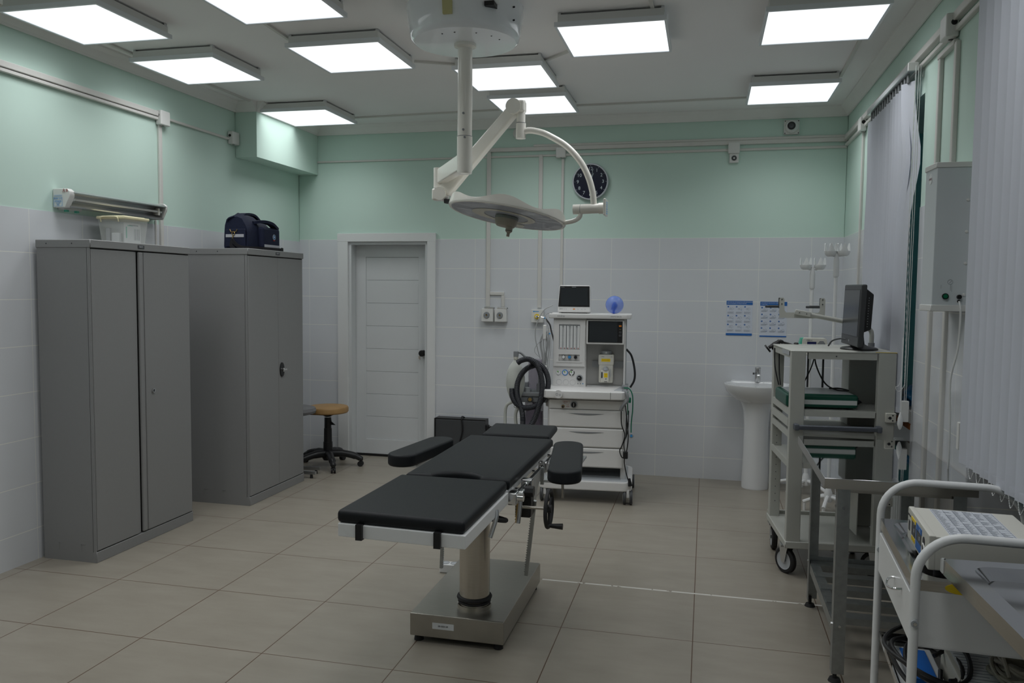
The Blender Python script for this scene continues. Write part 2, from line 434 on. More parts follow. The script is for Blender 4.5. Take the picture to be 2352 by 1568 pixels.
# cornices
def corn(name, p0, p1, inward):
    a=Vector(p0); c=Vector(p1); n=Vector(inward); 
    prof=[(0,-0.080),(0.010,-0.080),(0.014,-0.066),(0.040,-0.030),(0.058,-0.016),(0.064,-0.010),(0.064,0),(0,0)]
    m=len(prof); vs=[]
    for p in (a,c):
        for d,h in prof: vs.append(p+n*d+Vector((0,0,ZC+h)))
    b=mb(cornice); b.add(vs,[[i,(i+1)%m,m+(i+1)%m,m+i] for i in range(m)]+[list(range(m))[::-1],list(range(m,2*m))]); struct(name,b)
corn('trim_1',(XL,YF,0),(XL,2.22,0),(1,0,0))
corn('trim_2',(-3.49,YB,0),(XR,YB,0),(0,-1,0))
corn('trim_3',(XR,YF,0),(XR,YB,0),(-1,0,0))
b=mb(green).box(XL,-3.49,2.22,YB,2.615,ZC); struct('trim_4',b)
corn('trim_5',(-3.49,2.22,0),(-3.49,YB,0),(1,0,0))
corn('trim_6',(XL,2.22,0),(-3.49,2.22,0),(0,-1,0))
# door
d=bpy.data.objects.new('door_1',None); COL.objects.link(d); d['kind']='structure'; INV[d.name]=None
b=mb(whitep)
b.rbox(-3.286,DX0+.004,YB-.022,YB+.001,0,2.073,.004,2); b.rbox(DX1-.004,-2.335,YB-.022,YB+.001,0,2.073,.004,2); b.rbox(-3.288,-2.333,YB-.0235,YB-.001,DZ-.004,2.075,.004,2)
part('door_casing',b,d)
b=mb(doorw).box(DX0,DX0+.03,YB,YB+.2,0,DZ).box(DX1-.03,DX1,YB,YB+.2,0,DZ).box(DX0+.029,DX1-.029,YB+.001,YB+.2,DZ-.03,DZ-.001); part('door_jamb',b,d)
x0,x1,y=DX0+.03,DX1-.03,YB+.10
b=mb(doorw)
b.rbox(x0,x0+.10,y,y+.04,.02,DZ-.03,.003,2).rbox(x1-.10,x1,y,y+.04,.02,DZ-.03,.003,2).rbox(x0+.09,x1-.09,y+.001,y+.04,DZ-.14,DZ-.03,.003,2).rbox(x0+.09,x1-.09,y+.001,y+.04,.02,.16,.003,2)
zs=[.16+i*(DZ-.14-.16)/8 for i in range(9)]
for i in range(8): b.rbox(x0+.095,x1-.095,y+.010,y+.035,zs[i]+.001,zs[i+1]-.001,.0015,1)
leaf=part('door_leaf',b,d)
b=mb(black).cyl((-2.485,y,0.985),(-2.485,y-.012,.985),.026).cyl((-2.485,y-.012,.985),(-2.485,y-.045,.985),.014).lathe([(.012,0),(.027,.006),(.030,.02),(.024,.032),(0,.034)],(-2.485,y-.04,.985),20,(0,-1,0)); hd=part('door_knob',b,d)
b=mb(brass).ring((-2.497,y-.06,.972),.010,.0015,(0,1,0),14,6).box(-2.503,-2.499,y-.061,y-.059,.925,.963).box(-2.510,-2.506,y-.065,y-.063,.935,.963); part('key',b,hd,label='small metal keys hanging from the black door knob')
b=mb(black).box(DX0+.03,DX1-.03,YB+.09,YB+.16,0,.02); part('door_threshold',b,d)

# ================================================================ CEILING LAMPS
LZ=2.972
def lsc(x,y): return .0355+(x-.0355)*.961, -3.686+(y+3.686)*.961
def lamp_parts(cx, cy, name, label, half=0.281):
    cx,cy=lsc(cx,cy)
    t=thing('ceiling_lamp',label,'ceiling lamp',(cx,cy,LZ),0,'square ceiling lamps',local=True)
    h=half; z=0
    b=mb(lampfr)
    for x0,x1,y0,y1 in ((-h-.014,h+.014,-h-.014,-h),(-h-.014,h+.014,h,h+.014),(-h-.014,-h,-h,h),(h,h+.014,-h,h)): b.box(x0,x1,y0,y1,z,z+.024)
    b.use(plastic).box(-h+.002,h-.002,-h+.002,h-.002,z+.018,z+.066); part('lamp_frame',b,t)
    part('diffuser',mb(lampe).box(-h+.001,h-.001,-h+.001,h-.001,z+.004,z+.012),t)
    for sx in (-1,1):
        for sy in (-1,1): part('mounting_clip',mb(alu).box(sx*(h-.01)-.008,sx*(h-.01)+.008,sy*(h-.02)-.012,sy*(h-.02)+.012,z+.060,z+.0785),t)
    l=bpy.data.lights.new('lamp_light','AREA'); l.shape='SQUARE'; l.size=2*h-.02; l.energy=AREA_WATT; l.spread=radians(134); l.color=(.985,1.0,1.015)
    lo=bpy.data.objects.new('lamp_light',l); COL.objects.link(lo); lo.parent=t; lo.location=(0,0,-.001)
    return t
L0=lamp_parts(-3.372,0.285,'a','nearest of the three square ceiling lamps along the left wall')
def lamp(cx,cy,label):
    t=copy_tree(L0); t.location=(*lsc(cx,cy),LZ); t['label']=label; return t
lamp(-3.345,1.262,'square ceiling lamp above the first grey cabinet, second from the camera along the left wall')
lamp(-3.33,2.80,'farthest left square ceiling lamp, right against the green boxed corner')
lamp(-2.19,0.145,'square ceiling lamp cut off by the top edge of the photo')
lamp(-2.185,1.18,'square ceiling lamp left of the round canopy of the surgical light')
lamp(-1.34,1.855,'square ceiling lamp half hidden behind the pole of the surgical light')
lamp(-1.33,2.705,'square ceiling lamp behind the elbow of the surgical light, close to the back wall')
lamp(-0.515,1.13,'square ceiling lamp just right of the round canopy of the surgical light')
lamp(0.605,1.11,'nearest square ceiling lamp on the window side, upper right of the photo')
lamp(0.60,2.69,'square ceiling lamp in the far right corner above the security camera')
for x,y in ((-3.37,-1.1),(-2.19,-1.2),(-0.6,-0.9),(0.45,-1.0),(-3.37,-2.9),(-1.4,-2.9),(0.4,-2.9)):
    lamp(x,y,'square ceiling lamp in the unseen part of the room behind the camera view')

# ================================================================ CABLE TRUNKING (own things: each run)
def trunk(label, boxes, name='cable_trunking', group='white cable trunking on the walls'):
    b=mb(trunkm)
    for q in boxes: b.rbox(*q,.003,1)
    return solo(name,b,label,'cable trunking',group)
def cduct(p0,p1,label,w=.010,z=ZC):
    a=Vector((.0355+(p0[0]-.0355)*.98,-3.686+(p0[1]+3.686)*.98,0)); c=Vector((.0355+(p1[0]-.0355)*.98,-3.686+(p1[1]+3.686)*.98,0)); d=(c-a).normalized(); n=Vector((-d.y,d.x,0))*w
    b=mb(trunkm); vs=[a-n,c-n,c+n,a+n]; b.add([Vector((p.x,p.y,z-.013)) for p in vs]+[Vector((p.x,p.y,z-.0005)) for p in vs],[(3,2,1,0),(4,5,6,7),(0,1,5,4),(1,2,6,5),(2,3,7,6),(3,0,4,7)])
    solo('ceiling_trunking',b,label,'cable trunking','thin cable trunking across the ceiling')
cduct((-3.60,.60),(-3.62,.95),'thin ceiling trunking joining the two nearest left-hand lamps')
cduct((-3.60,1.57),(-3.58,2.50),'thin ceiling trunking running from the second left lamp to the green corner')
cduct((-2.44,.46),(-2.46,.87),'thin ceiling trunking between the top-edge lamp and the lamp below it')
cduct((-1.88,1.47),(-1.62,1.60),'thin ceiling trunking left of the surgical light pole joining two lamps')
cduct((-1.03,1.62),(-.83,1.43),'thin ceiling trunking right of the round canopy joining two lamps')
cduct((-3.02,3.05),(-1.62,2.98),'long thin ceiling trunking along the back cornice, left half')
cduct((-1.03,2.95),(.30,2.93),'long thin ceiling trunking along the back cornice, right half')
cduct((.88,1.42),(.90,2.40),'thin ceiling trunking between the two window-side lamps')
cduct((-.28,.82),(-.30,-.55),'thin ceiling trunking leading from the lamp right of the canopy toward the camera')
cduct((.93,.80),(.95,-.6),'thin ceiling trunking leading out of the upper right photo corner')
trunk('wide white trunking along the green left wall up to the first junction box',[(XL-.002,XL+.022,YF+.01,1.25,2.715,2.735),(XL-.002,XL+.026,YF+.01,1.25,2.740,2.775)])
trunk('narrow white trunking between the two left wall junction boxes',[(XL-.002,XL+.016,1.34,2.12,2.735,2.753)])
trunk('vertical white trunking dropping to the ultraviolet lamp on the left wall',[(XL-.003,XL+.016,1.262,1.294,0.02,2.69)])
trunk('thin vertical cord cover beside the drop on the left wall tiles',[(XL-.002,XL+.010,1.215,1.227,1.7,2.03)])
trunk('thin horizontal trunking on the back wall from the green corner to the surgical light',[(-3.49,-1.16,YB-.014,YB+.004,2.722,2.738)])
trunk('upper wide trunking on the back wall under the security camera',[(-1.86,XR-.002,YB-.026,YB+.004,2.772,2.805),(-1.45,XR-.002,YB-.020,YB+.004,2.806,2.826)])
trunk('lower thin trunking on the back wall right of the clock',[(-1.165,XR-.002,YB-.016,YB+.004,2.722,2.742)])
trunk('vertical trunking on the back wall down to the pair of gas outlets',[(-1.866,-1.830,YB-.018,YB+.004,1.42,2.785),(-1.83,-1.70,YB-.016,YB+.001,1.525,1.553),(-1.725,-1.695,YB-.016,YB+.001,1.42,1.525)])
trunk('vertical trunking on the back wall down to the yellow gas outlet',[(-1.40,-1.366,YB-.018,YB+.004,1.42,2.74)])
trunk('thin vertical trunking on the back wall ending behind the patient monitor',[(-1.203,-1.180,YB-.014,YB+.004,0.5,2.70)])
trunk('wide double trunking along the green window wall below the cornice',[(XR-.028,XR+.004,YF+.02,YB-.004,2.782,2.812),(XR-.020,XR+.004,YF+.02,YB-.004,2.813,2.83)])
trunk('thin trunking along the window wall under the wide one',[(XR-.018,XR+.004,YF+.02,YB-.004,2.735,2.757)])
trunk('vertical trunking on the window wall in the far corner beside the blind',[(XR-.014,XR+.004,2.52,2.55,.5,2.73)])
trunk('vertical trunking above the wall mounted air steriliser, farther of two',[(XR-.016,XR+.004,.56,.595,.02,2.70),(XR-.02,XR+.004,.33,.595,2.68,2.705)])
trunk('vertical trunking above the wall mounted air steriliser, nearer of two',[(XR-.016,XR+.004,.30,.335,.02,2.69)])
def jbox(x,y,z,wall,label,s=.05,dp=.045):
    t=thing('junction_box',label,'junction box',(x,y,z-s),0,'white junction boxes on the walls')
    b=mb(plastic)
    if wall=='l': b.rbox(x,x+dp,y-s,y+s,z-s,z+s,.008)
    elif wall=='r': b.rbox(x-dp,x,y-s,y+s,z-s,z+s,.008)
    else: b.rbox(x-s,x+s,y-dp,y,z-s,z+s,.008)
    part('box_cover',b,t)
    b=mb(black)
    if wall=='l': b.cyl((x+.02,y-s-.001,z+.015),(x+.02,y-s+.01,z+.015),.011); b.cyl((x+.02,y,z-s-.001),(x+.02,y,z-s+.01),.010)
    elif wall=='r': b.cyl((x-.022,y-s-.001,z+.01),(x-.022,y-s+.01,z+.01),.013); b.cyl((x-.02,y,z-s-.001),(x-.02,y,z-s+.01),.011)
    else: b.cyl((x,y-.02,z-s-.001),(x,y-.02,z-s+.01),.008)
    part('cable_gland',b,t)
jbox(XL,1.295,2.735,'l','white junction box above the drop to the ultraviolet lamp on the left wall')
jbox(XL,2.160,2.755,'l','white junction box beside the green boxed corner on the left wall')
jbox(-1.206,YB,2.748,'b','white junction box on the back wall above the clock',.043)
jbox(.223,YB,2.745,'b','white junction box above the small socket on the back wall',.046)
jbox(XR,2.50,2.755,'r','white junction box at the far end of the window wall blind',.048)
jbox(XR,.375,2.765,'r','large white junction box high above the air steriliser',.052,.055)
# socket
t=thing('wall_socket','small white round-holed socket under the junction box on the back wall','socket',(.223,YB,2.625))
b=mb(plastic).rbox(.188,.262,YB-.03,YB,2.625,2.70,.006); b.ring((.225,YB-.031,2.662),.024,.003,(0,1,0),20,6); sb=part('socket_body',b,t)
b=mb(dgrey).cyl((.225,YB-.033,2.662),(.225,YB-.029,2.662),.020); b.use(plastic).cyl((.225,YB-.035,2.662),(.225,YB-.03,2.662),.007); part('socket_insert',b,t)
b=mb(plastic).cyl((-1.585,YB,2.925),(-1.585,YB-.03,2.925),.050,.044,n=28); solo('round_sensor',b,'small round white sensor on the back wall behind the elbow of the surgical light','sensor')
# security camera
t=thing('security_camera','round white security camera with black lens on a square plate high on the back wall','camera',(.665,YB,2.84))
b=mb(plastic).rbox(.605,.725,YB-.02,YB,2.84,2.955,.008,2).lathe([(.055,0),(.052,.02),(.048,.035)],(.665,YB-.018,2.897),24,(0,-1,0)); part('mounting_plate',b,t)
b=mb(inkd)
for sx in (-1,1):
    for sz in (-1,1): b.cyl((.665+sx*.051,YB-.023,2.897+sz*.048),(.665+sx*.051,YB-.018,2.897+sz*.048),.004,n=8)
part('screw',b,t)
b=mb(whitep).ball((.668,YB-.055,2.900),.045); hd=part('camera_dome',b,t)
b=mb(black).cyl((.66,YB-.07,2.897),(.655,YB-.105,2.893),.031); b.use(screen).cyl((.655,YB-.104,2.893),(.6545,YB-.107,2.893),.018); part('lens',b,hd)
# clock
t=thing('wall_clock','round navy wall clock with pale numerals behind the surgical light arm','clock',(-.95,YB,2.345))
cx,cz=-.95,2.497; y=YB
part('case',mb(mat('clock rim',(.55,.58,.62),.3,0.3)).lathe([(.150,0),(.155,.006),(.155,.03),(.150,.036),(.143,.036),(.141,.028)],(cx,y,cz),48,(0,-1,0),caps=False),t)
part('dial',mb(clockf).cyl((cx,y-.001,cz),(cx,y-.026,cz),.146,n=48),t)
b=mb(numer)
for h in range(1,13):
    a=pi/2-h*pi/6; b.text(str(h),.040,facing(cx+.108*cos(a),y-.027,cz+.108*sin(a)))
    for k in (0,): b.tube([(cx+.131*cos(a),y-.027,cz+.131*sin(a)),(cx+.138*cos(a),y-.027,cz+.138*sin(a))],.0016,4)
part('numeral_ring',b,t)
b=mb(numer)
for a,l,w in ((pi/2-radians(20),.075,.004),(pi/2-radians(12),.11,.003)):
    b.tube([(cx-.02*cos(a),y-.030,cz-.02*sin(a)),(cx+l*cos(a),y-.030,cz+l*sin(a))],w*.6,4)
b.cyl((cx,y-.028,cz),(cx,y-.034,cz),.006); part('clock_hands',b,t)
# ================================================================ STEEL CABINETS
def cabinet(name,label,x0,x1,y0,y1,h,ys,ajar,lockkind):
    t=thing('metal_cabinet',label,'cabinet',((x0+x1)/2,(y0+y1)/2,0),0,'grey metal cabinets along the left wall')
    b=mb(cabg).box(x0,x1-.022,y0,y1,.0,h-.045); b.box(x1-.024,x1-.004,y0,y0+.006,0,h-.045).box(x1-.024,x1-.004,y1-.006,y1,0,h-.045)
    b.use(cabd).box(x1-.0235,x1-.0215,y0+.006,y1-.006,.06,h-.045)
    for q in (.10,.25): b.use(cabg).box(x0+q,x0+q+.03,y0-.0015,y0,.10,.103).box(x0+q,x0+q+.003,y0-.0015,y0,.06,.103)
    part('cabinet_body',b,t)
    b=mb(cabg).rbox(x0-.004,x1+.006,y0-.004,y1+.004,h-.045,h,.003,1); b.use(inkd)
    for q in (.07,.24): b.cyl((x0+q,y0-.0045,h-.022),(x0+q,y0-.003,h-.022),.004,n=8)
    part('cabinet_top',b,t)
    yp=ys+(.05 if ajar else -.01); b=mb(dgrey).box(x1+.006,x1+.008,yp-.028,yp+.028,h-.032,h-.012); b.use(lgrey).text('ПАКС',.014,facing(x1+.0085,yp,h-.022,'+x')); part('name_plate',b,t)
    part('plinth',mb(cabg).rbox(x1-.026,x1+.001,y0-.001,y1+.001,0,.062,.002,1),t)
    z0,z1=.068,h-.052
    b=mb(cabg).rbox(x1-.020,x1,y0+.008,ys-.0015,z0,z1,.003,1)
    if ajar: b.rbox(x1-.014,x1-.008,ys-.002,ys+.020,z0,z1,.001,1)
    part('door',b,t)
    b=mb(cabg)
    if ajar:
        b.rbox(x1-.018,x1+.002,ys+.078,y1-.007,z0,z1,.003,1); b.rbox(x1-.014,x1+.006,ys+.030,ys+.070,z0,z1,.009,3); b.box(x1-.016,x1-.004,ys+.060,ys+.082,z0,z1)
    else: b.rbox(x1-.020,x1,ys+.0015,y1-.007,z0,z1,.003,1)
    d=part('door',b,t)
    if lockkind=='knob':
        b=mb(chrome).cyl((x1,.667,.93),(x1+.012,.667,.93),.013); b.use(dgrey).cyl((x1+.012,.667,.93),(x1+.0125,.667,.93),.009); b.use(chrome).box(x1+.012,x1+.018,.665,.669,.924,.936); part('lock',b,d)
    else:
        b=mb(black)
        b.prism([(ys+.045+.030*cos(a*pi/12)*(1),.945+(.055*sin(a*pi/12))) for a in range(24)],x1-.001,x1+.008,'x'); h_=part('handle_recess',b,d)
        b=mb(chrome).cyl((x1+.008,ys+.045,.945),(x1+.020,ys+.045,.945),.014); b.rbox(x1+.018,x1+.032,ys+.030,ys+.078,.937,.953,.005); part('handle',b,h_)
    return t
cabinet('a','tall grey metal cabinet nearest the camera, a clear plastic tub on top',-3.655,-3.300,.165,1.052,1.832,.527,True,'knob')
cabinet('b','tall grey two-door metal cabinet with a black recessed handle and a navy bag on top',-3.605,-3.130,1.478,2.285,1.850,1.895,False,'h')
# ---- plastic tub
t=thing('plastic_tub','clear plastic tub with a yellowed cream lid on the nearest grey cabinet','tub',(-3.5,.72,1.832))
def taper(b,x0,x1,y0,y1,z0,z1,e):
    v=[(x0+e,y0+e,z0),(x1-e,y0+e,z0),(x1-e,y1-e,z0),(x0+e,y1-e,z0),(x0,y0,z1),(x1,y0,z1),(x1,y1,z1),(x0,y1,z1)]
    return b.add(v,[(0,3,2,1),(4,5,6,7),(0,1,5,4),(1,2,6,5),(2,3,7,6),(3,0,4,7)])
tx0,tx1,ty0,ty1=-3.60,-3.415,.585,.800
b=MB().use(tubp); taper(b,tx0,tx1,ty0,ty1,1.833,1.985,.014); part('tub_body',b,t)
b=mb(cream2).rbox(tx0-.008,tx1+.008,ty0-.010,ty1+.010,1.982,2.000,.006,2); b.rbox(tx0+.01,tx1-.01,ty0+.01,ty1-.01,1.996,2.004,.003,1); part('tub_lid',b,t)
b=mb(cream2).tube(cat([(tx0+.03,ty0-.010,1.965),(tx0+.032,ty0-.016,1.985),(tx0+.05,ty0-.016,1.995),(tx1-.05,ty0-.016,1.995),(tx1-.032,ty0-.016,1.985),(tx1-.03,ty0-.010,1.965)],4),.004,6); part('clip_handle',b,t)
t2=thing('paper_packet','white printed paper packet standing inside the clear plastic tub','packet',(-3.46,.70,1.84))
b=mb(paper).rbox(-3.455,-3.447,.625,.775,1.838,1.965,.002,1)
b.use(mint).box(-3.447,-3.4462,.64,.648,1.87,1.94).box(-3.447,-3.4462,.655,.70,1.945,1.95)
b.use(ink)
for k in range(6): b.box(-3.447,-3.4462,.715+k*.009,.717+k*.009,1.86,1.93)
b.use(ink).box(-3.447,-3.4460,.67,.75,1.948,1.953)
part('packet_sheet',b,t2)
b=mb(lgrey).rbox(-3.56,-3.53,.60,.62,1.838,1.93,.004); b.use(paper).rbox(-3.52,-3.47,.60,.64,1.838,1.90,.004)
solo('small_carton',b,'small grey and white cartons inside the clear plastic tub','carton')
# ---- navy medical bag
t=thing('duffel_bag','navy blue medical duffel bag with grey reflective tape on the second grey cabinet','bag',(-3.31,1.87,1.85))
bx0,bx1,by0,by1,bz=-3.435,-3.235,1.665,2.05,1.851
def bag_section(u, k=0):
    pr=[(-.5,0),(-.52,.1),(-.50,.50),(-.44,.68),(-.36,.86),(-.22,.94),(.04,.93),(.22,.86),(.40,.66),(.50,.48),(.52,.1),(.5,0)]
    return pr
b=mb(navy); nsec=9; vs=[]
hts=[.232,.252,.262,.258,.245,.235,.228,.215,.20]
for i in range(nsec):
    y=by0+(by1-by0)*i/(nsec-1); w=(bx1-bx0)*(1 if 0<i<nsec-1 else .96)
    for (px_,pz) in bag_section(0): vs.append(((bx0+bx1)/2+px_*w, y+.012*sin(i*2.1+px_*5)*(pz>.5), bz+pz*hts[i]*1.10+.006*sin(i*1.7+px_*9)*(pz>.6)))
m=12
fs=[[i*m+k,i*m+(k+1)%m,(i+1)*m+(k+1)%m,(i+1)*m+k] for i in range(nsec-1) for k in range(m)]
b.add(vs,fs,True); b.add(vs[:m],[list(range(m))[::-1]]); b.add(vs[-m:],[list(range(m))]); body=part('bag_body',b,t)
b=mb(navy).rbox(bx1-.01,bx1+.045,by0+.13,by1-.005,bz+.012,bz+.175,.022,4)
pk=part('front_pocket',b,t)
b=mb(silverf).rbox(bx1+.0445,bx1+.0475,by0+.145,by1-.02,bz+.022,bz+.044,.001,1); part('reflective_tape',b,pk)
b=mb(lgrey); cy,cz=by0+.285,bz+.105
b.cyl((bx1+.045,cy,cz),(bx1+.047,cy,cz),.021,n=24); b.use(mat('badge blue',(.03,.16,.36),.5)).cyl((bx1+.047,cy,cz),(bx1+.0478,cy,cz),.0165,n=24); b.use(paper).prism([(cy-.008,cz+.008),(cy+.009,cz+.001),(cy-.006,cz-.007)],bx1+.0478,bx1+.0485,'x'); b.use(redi).box(bx1+.045,bx1+.0475,cy-.012,cy+.010,cz-.029,cz-.022); part('badge',b,pk)
b=mb(navy2).rbox(bx0+.02,bx1-.02,by0-.012,by0+.004,bz+.02,bz+.155,.006,2); sp=part('end_pocket',mb(navy).rbox(bx0+.018,bx1-.018,by0-.014,by0+.004,bz+.015,bz+.15,.008,3),t)
b=mb(silverf).box(bx0+.025,bx1-.028,by0-.0165,by0-.0135,bz+.088,bz+.110); part('reflective_tape',b,sp)
b=mb(brass).tube([(-3.375,by0-.018,bz+.145),(-3.365,by0-.019,bz+.128),(-3.325,by0-.019,bz+.128),(-3.315,by0-.018,bz+.145)],.003,6).ring((-3.345,by0-.02,bz+.115),.012,.0025,(0,1,0),14,6).tube([(-3.345,by0-.021,bz+.105),(-3.352,by0-.022,bz+.07)],.004,6); part('strap_buckle',b,sp)
def strap(b,pts,w,th=.003,up=(1,0,0)):
    pts=[Vector(p) for p in pts]; u=Vector(up); vs=[]
    for i,p in enumerate(pts):
        tg=(pts[min(i+1,len(pts)-1)]-pts[max(i-1,0)]).normalized(); s_=(u-tg*u.dot(tg)).normalized(); n_=tg.cross(s_)
        for a,c in ((-1,-1),(1,-1),(1,1),(-1,1)): vs.append(p+s_*w*a+n_*th*c)
    fs=[[i*4+k,i*4+(k+1)%4,i*4+4+(k+1)%4,i*4+4+k] for i in range(len(pts)-1) for k in range(4)]+[[3,2,1,0],[len(vs)-4,len(vs)-3,len(vs)-2,len(vs)-1]]
    return b.add(vs,fs,False)
b=MB().use(navy2); strap(b,cat([(-3.352,by0-.022,bz+.075),(-3.33,by0-.03,bz+.045),(-3.28,by0-.03,bz+.015),(-3.215,by0-.02,bz+.008),(-3.172,by0+.06,bz+.008),(-3.170,by0+.20,bz+.010),(-3.172,by1-.01,bz+.012),(-3.2,by1+.03,bz+.02)],5),.013,.004,(0,0,1)); strap(b,cat([(-3.352,by0-.022,bz+.07),(-3.36,by0-.026,bz+.03),(-3.33,by0-.03,bz+.004)],5),.013,.002); part('shoulder_strap',b,t)
b=MB().use(navy); strap(b,cat([(-3.34,1.72,bz+.232),(-3.34,1.76,bz+.262),(-3.34,1.83,bz+.270),(-3.34,1.90,bz+.262),(-3.33,1.95,bz+.225)],6),.030,.008); strap(b,cat([(-3.27,1.78,bz+.205),(-3.23,1.84,bz+.215),(-3.21,1.93,bz+.205),(-3.22,2.03,bz+.172)],6),.024,.010); strap(b,cat([(-3.40,1.665,bz+.20),(-3.385,1.655,bz+.225),(-3.35,1.67,bz+.242)],4),.012,.004,(0,1,0)); part('carry_handle',b,t)
# ---- ultraviolet lamp on the left wall
t=thing('ultraviolet_lamp','long grey ultraviolet wall lamp with an open reflector above the nearest cabinet','wall lamp',(XL,.70,2.01))
ya,yb=.325,1.185
prof=[(XL,2.034),(XL,2.128),(XL+.075,2.131),(XL+.118,2.116),(XL+.118,2.110),(XL+.075,2.104),(XL+.052,2.085),(XL+.052,2.066),(XL+.072,2.050),(XL+.095,2.038),(XL+.09,2.032)]
b=mb(alu).prism([(x,z) for x,z in prof],ya+.028,yb,'y'); part('reflector',b,t)
ep=[(XL,2.028),(XL,2.136),(XL+.098,2.136),(XL+.118,2.120),(XL+.118,2.092),(XL+.085,2.028)]
b=mb(plastic).prism(ep,ya-.004,ya+.035,'y',.003,1); e=part('end_box',b,t)
b=mb(bluei)
for z,w in ((2.098,.055),(2.094,.055)): b.box(XL+.010,XL+.010+w,ya-.0065,ya-.0055,z,z+.0008)
b.box(XL+.008,XL+.066,ya-.0065,ya-.0055,2.0345,2.0355).box(XL+.008,XL+.066,ya-.0065,ya-.0055,2.086,2.087).box(XL+.008,XL+.009,ya-.0065,ya-.0055,2.035,2.087).box(XL+.065,XL+.066,ya-.0065,ya-.0055,2.035,2.087)
for s_,z,x,h in (('РОВН',2.078,.024,.010),('СЕ Е',2.078,.053,.009),('ОБЛУЧАТЕЛЬ',2.066,.037,.006),('БАКТЕРИЦИДНЫЙ',2.061,.037,.005),('НАСТЕННЫЙ',2.053,.037,.005),('ОБНП 2',2.046,.037,.005),('ТУ 9444',2.040,.037,.005)): b.text(s_,h,facing(XL+x,ya-.006,z),.0003)
b.use(redi).tube([(XL+.068,ya-.006,2.115),(XL+.079,ya-.006,2.135),(XL+.090,ya-.006,2.115)],.0009,4,closed=True).box(XL+.078,XL+.080,ya-.007,ya-.0055,2.118,2.128).box(XL+.098,XL+.102,ya-.007,ya-.0055,2.116,2.133); part('warning_label',b,e)
b=mb(plastic).prism(ep,yb-.004,yb+.012,'y',.002,1); part('end_cap',b,t)
b=mb(mat('bactericidal tube',(.6,.6,.58),.08,0)).cyl((XL+.088,ya+.035,2.078),(XL+.088,yb-.02,2.078),.008); b.use(chrome).cyl((XL+.088,ya+.035,2.078),(XL+.088,ya+.06,2.078),.010).cyl((XL+.088,yb-.05,2.078),(XL+.088,yb-.02,2.078),.010); b.use(cream).box(XL+.06,XL+.10,yb-.06,yb-.045,2.055,2.10); part('lamp_tube',b,t)
b=mb(mint).rbox(XL+.02,XL+.04,.38,.40,2.008,2.022,.002).rbox(XL+.02,XL+.04,.46,.48,2.008,2.022,.002); b.use(plastic).box(XL,XL+.04,.36,.5,2.020,2.034); part('status_lamp',b,t)

# ================================================================ OPERATING TABLE
t=thing('operating_table','operating table with black padded sections, white foot tray and a stainless column base','operating table',(-1.0,.05,0))
b=mb(steelb).rbox(-1.222,-.788,-.345,.455,.028,.132,.006,2); base=part('base',b,t)
b=mb(rubber)
for x,y in ((-1.19,-.31),(-.82,-.31),(-1.19,.42),(-.82,.42)): b.cyl((x,y,0),(x,y,.03),.022,.018)
part('rubber_foot',b,base)
b=mb(paper).box(-1.115,-1.015,-.3462,-.3452,.070,.098); b.use(inkd).text('00-000149',.011,facing(-1.065,-.3464,.084),.0003); part('inventory_label',b,base)
cx,cy=-.964,-.195
b=mb(steel).cyl((cx,cy,.132),(cx,cy,.70),.0695,n=40); col=part('column',b,t)
part('column_ring',mb(rubber).ring((cx,cy,.178),.071,.010,(0,0,1),36,8).ring((cx,cy,.160),.069,.007,(0,0,1),36,8),col)
b=mb(steel).cyl((cx,cy,.132),(cx,cy,.150),.078,n=36); part('column_flange',b,col)
b=mb(paper).box(cx-.068,cx-.050,cy-.056,cy-.050,.46,.54); b.M=None; b.use(inkd).box(cx-.064,cx-.056,cy-.0572,cy-.0560,.48,.50); part('column_label',b,col)
# under structure
b=mb(dgrey).rbox(-1.12,-.86,-.27,.05,.64,.705,.01).rbox(-1.10,-.86,-.46,.46,.70,.728,.004); part('head_block',b,t)
b=mb(whitep).prism([(-1.215,-1.084),(-.735,-1.110),(-.735,-.50),(-1.205,-.50)],.700,.748,'z',.004,2); tray=part('foot_tray',b,t)
b=mb(whitep).rbox(-1.18,-.745,-.47,.48,.722,.748,.004,2); part('back_plate',b,t)
def cushion(name,poly,z0=.747,z1=.794,bev=.016):
    return part(name,mb(leather).prism(poly,z0,z1,'z',bev,3),t)
cushion('foot_cushion',[(-1.222,-1.080),(-.742,-1.105),(-.742,-.488),(-1.210,-.488)])
pl=[(-1.195,-.468)]
for i in range(13):
    a=pi*i/12; pl.append((-.972-.105*cos(a),-.468+.080*sin(a)))
pl+=[(-.738,-.468),(-.735,.490),(-1.192,.490)]
cushion('back_cushion',pl)
cushion('head_cushion',[(-1.140,.535),(-.768,.555),(-.785,.905),(-1.160,.895)],.756,.795)
b=mb(leather).prism([(-.972-.110*cos(pi*i/12),-.478+.080*sin(pi*i/12)) for i in range(13)],.735,.752,'z'); part('notch_lining',b,t)
for x in (-1.128,-.835):
    part('cushion_strap',mb(black).box(x-.012,x+.012,-1.098-(x+1.128)*.052-.004,-1.080,.697,.752).box(x-.012,x+.012,-1.09,-1.06,.697,.700),tray,label='black strap over the white foot tray')
for x in (-1.225,-.712):
    b=mb(chrome).rbox(x-.007,x+.007,-.44,.46,.712,.738,.002,1)
    for yy in (-.35,0,.38): b.cyl((x,yy,.725),(x+(.03 if x<-1 else -.03),yy,.725),.008,n=10)
    part('side_rail',b,t)
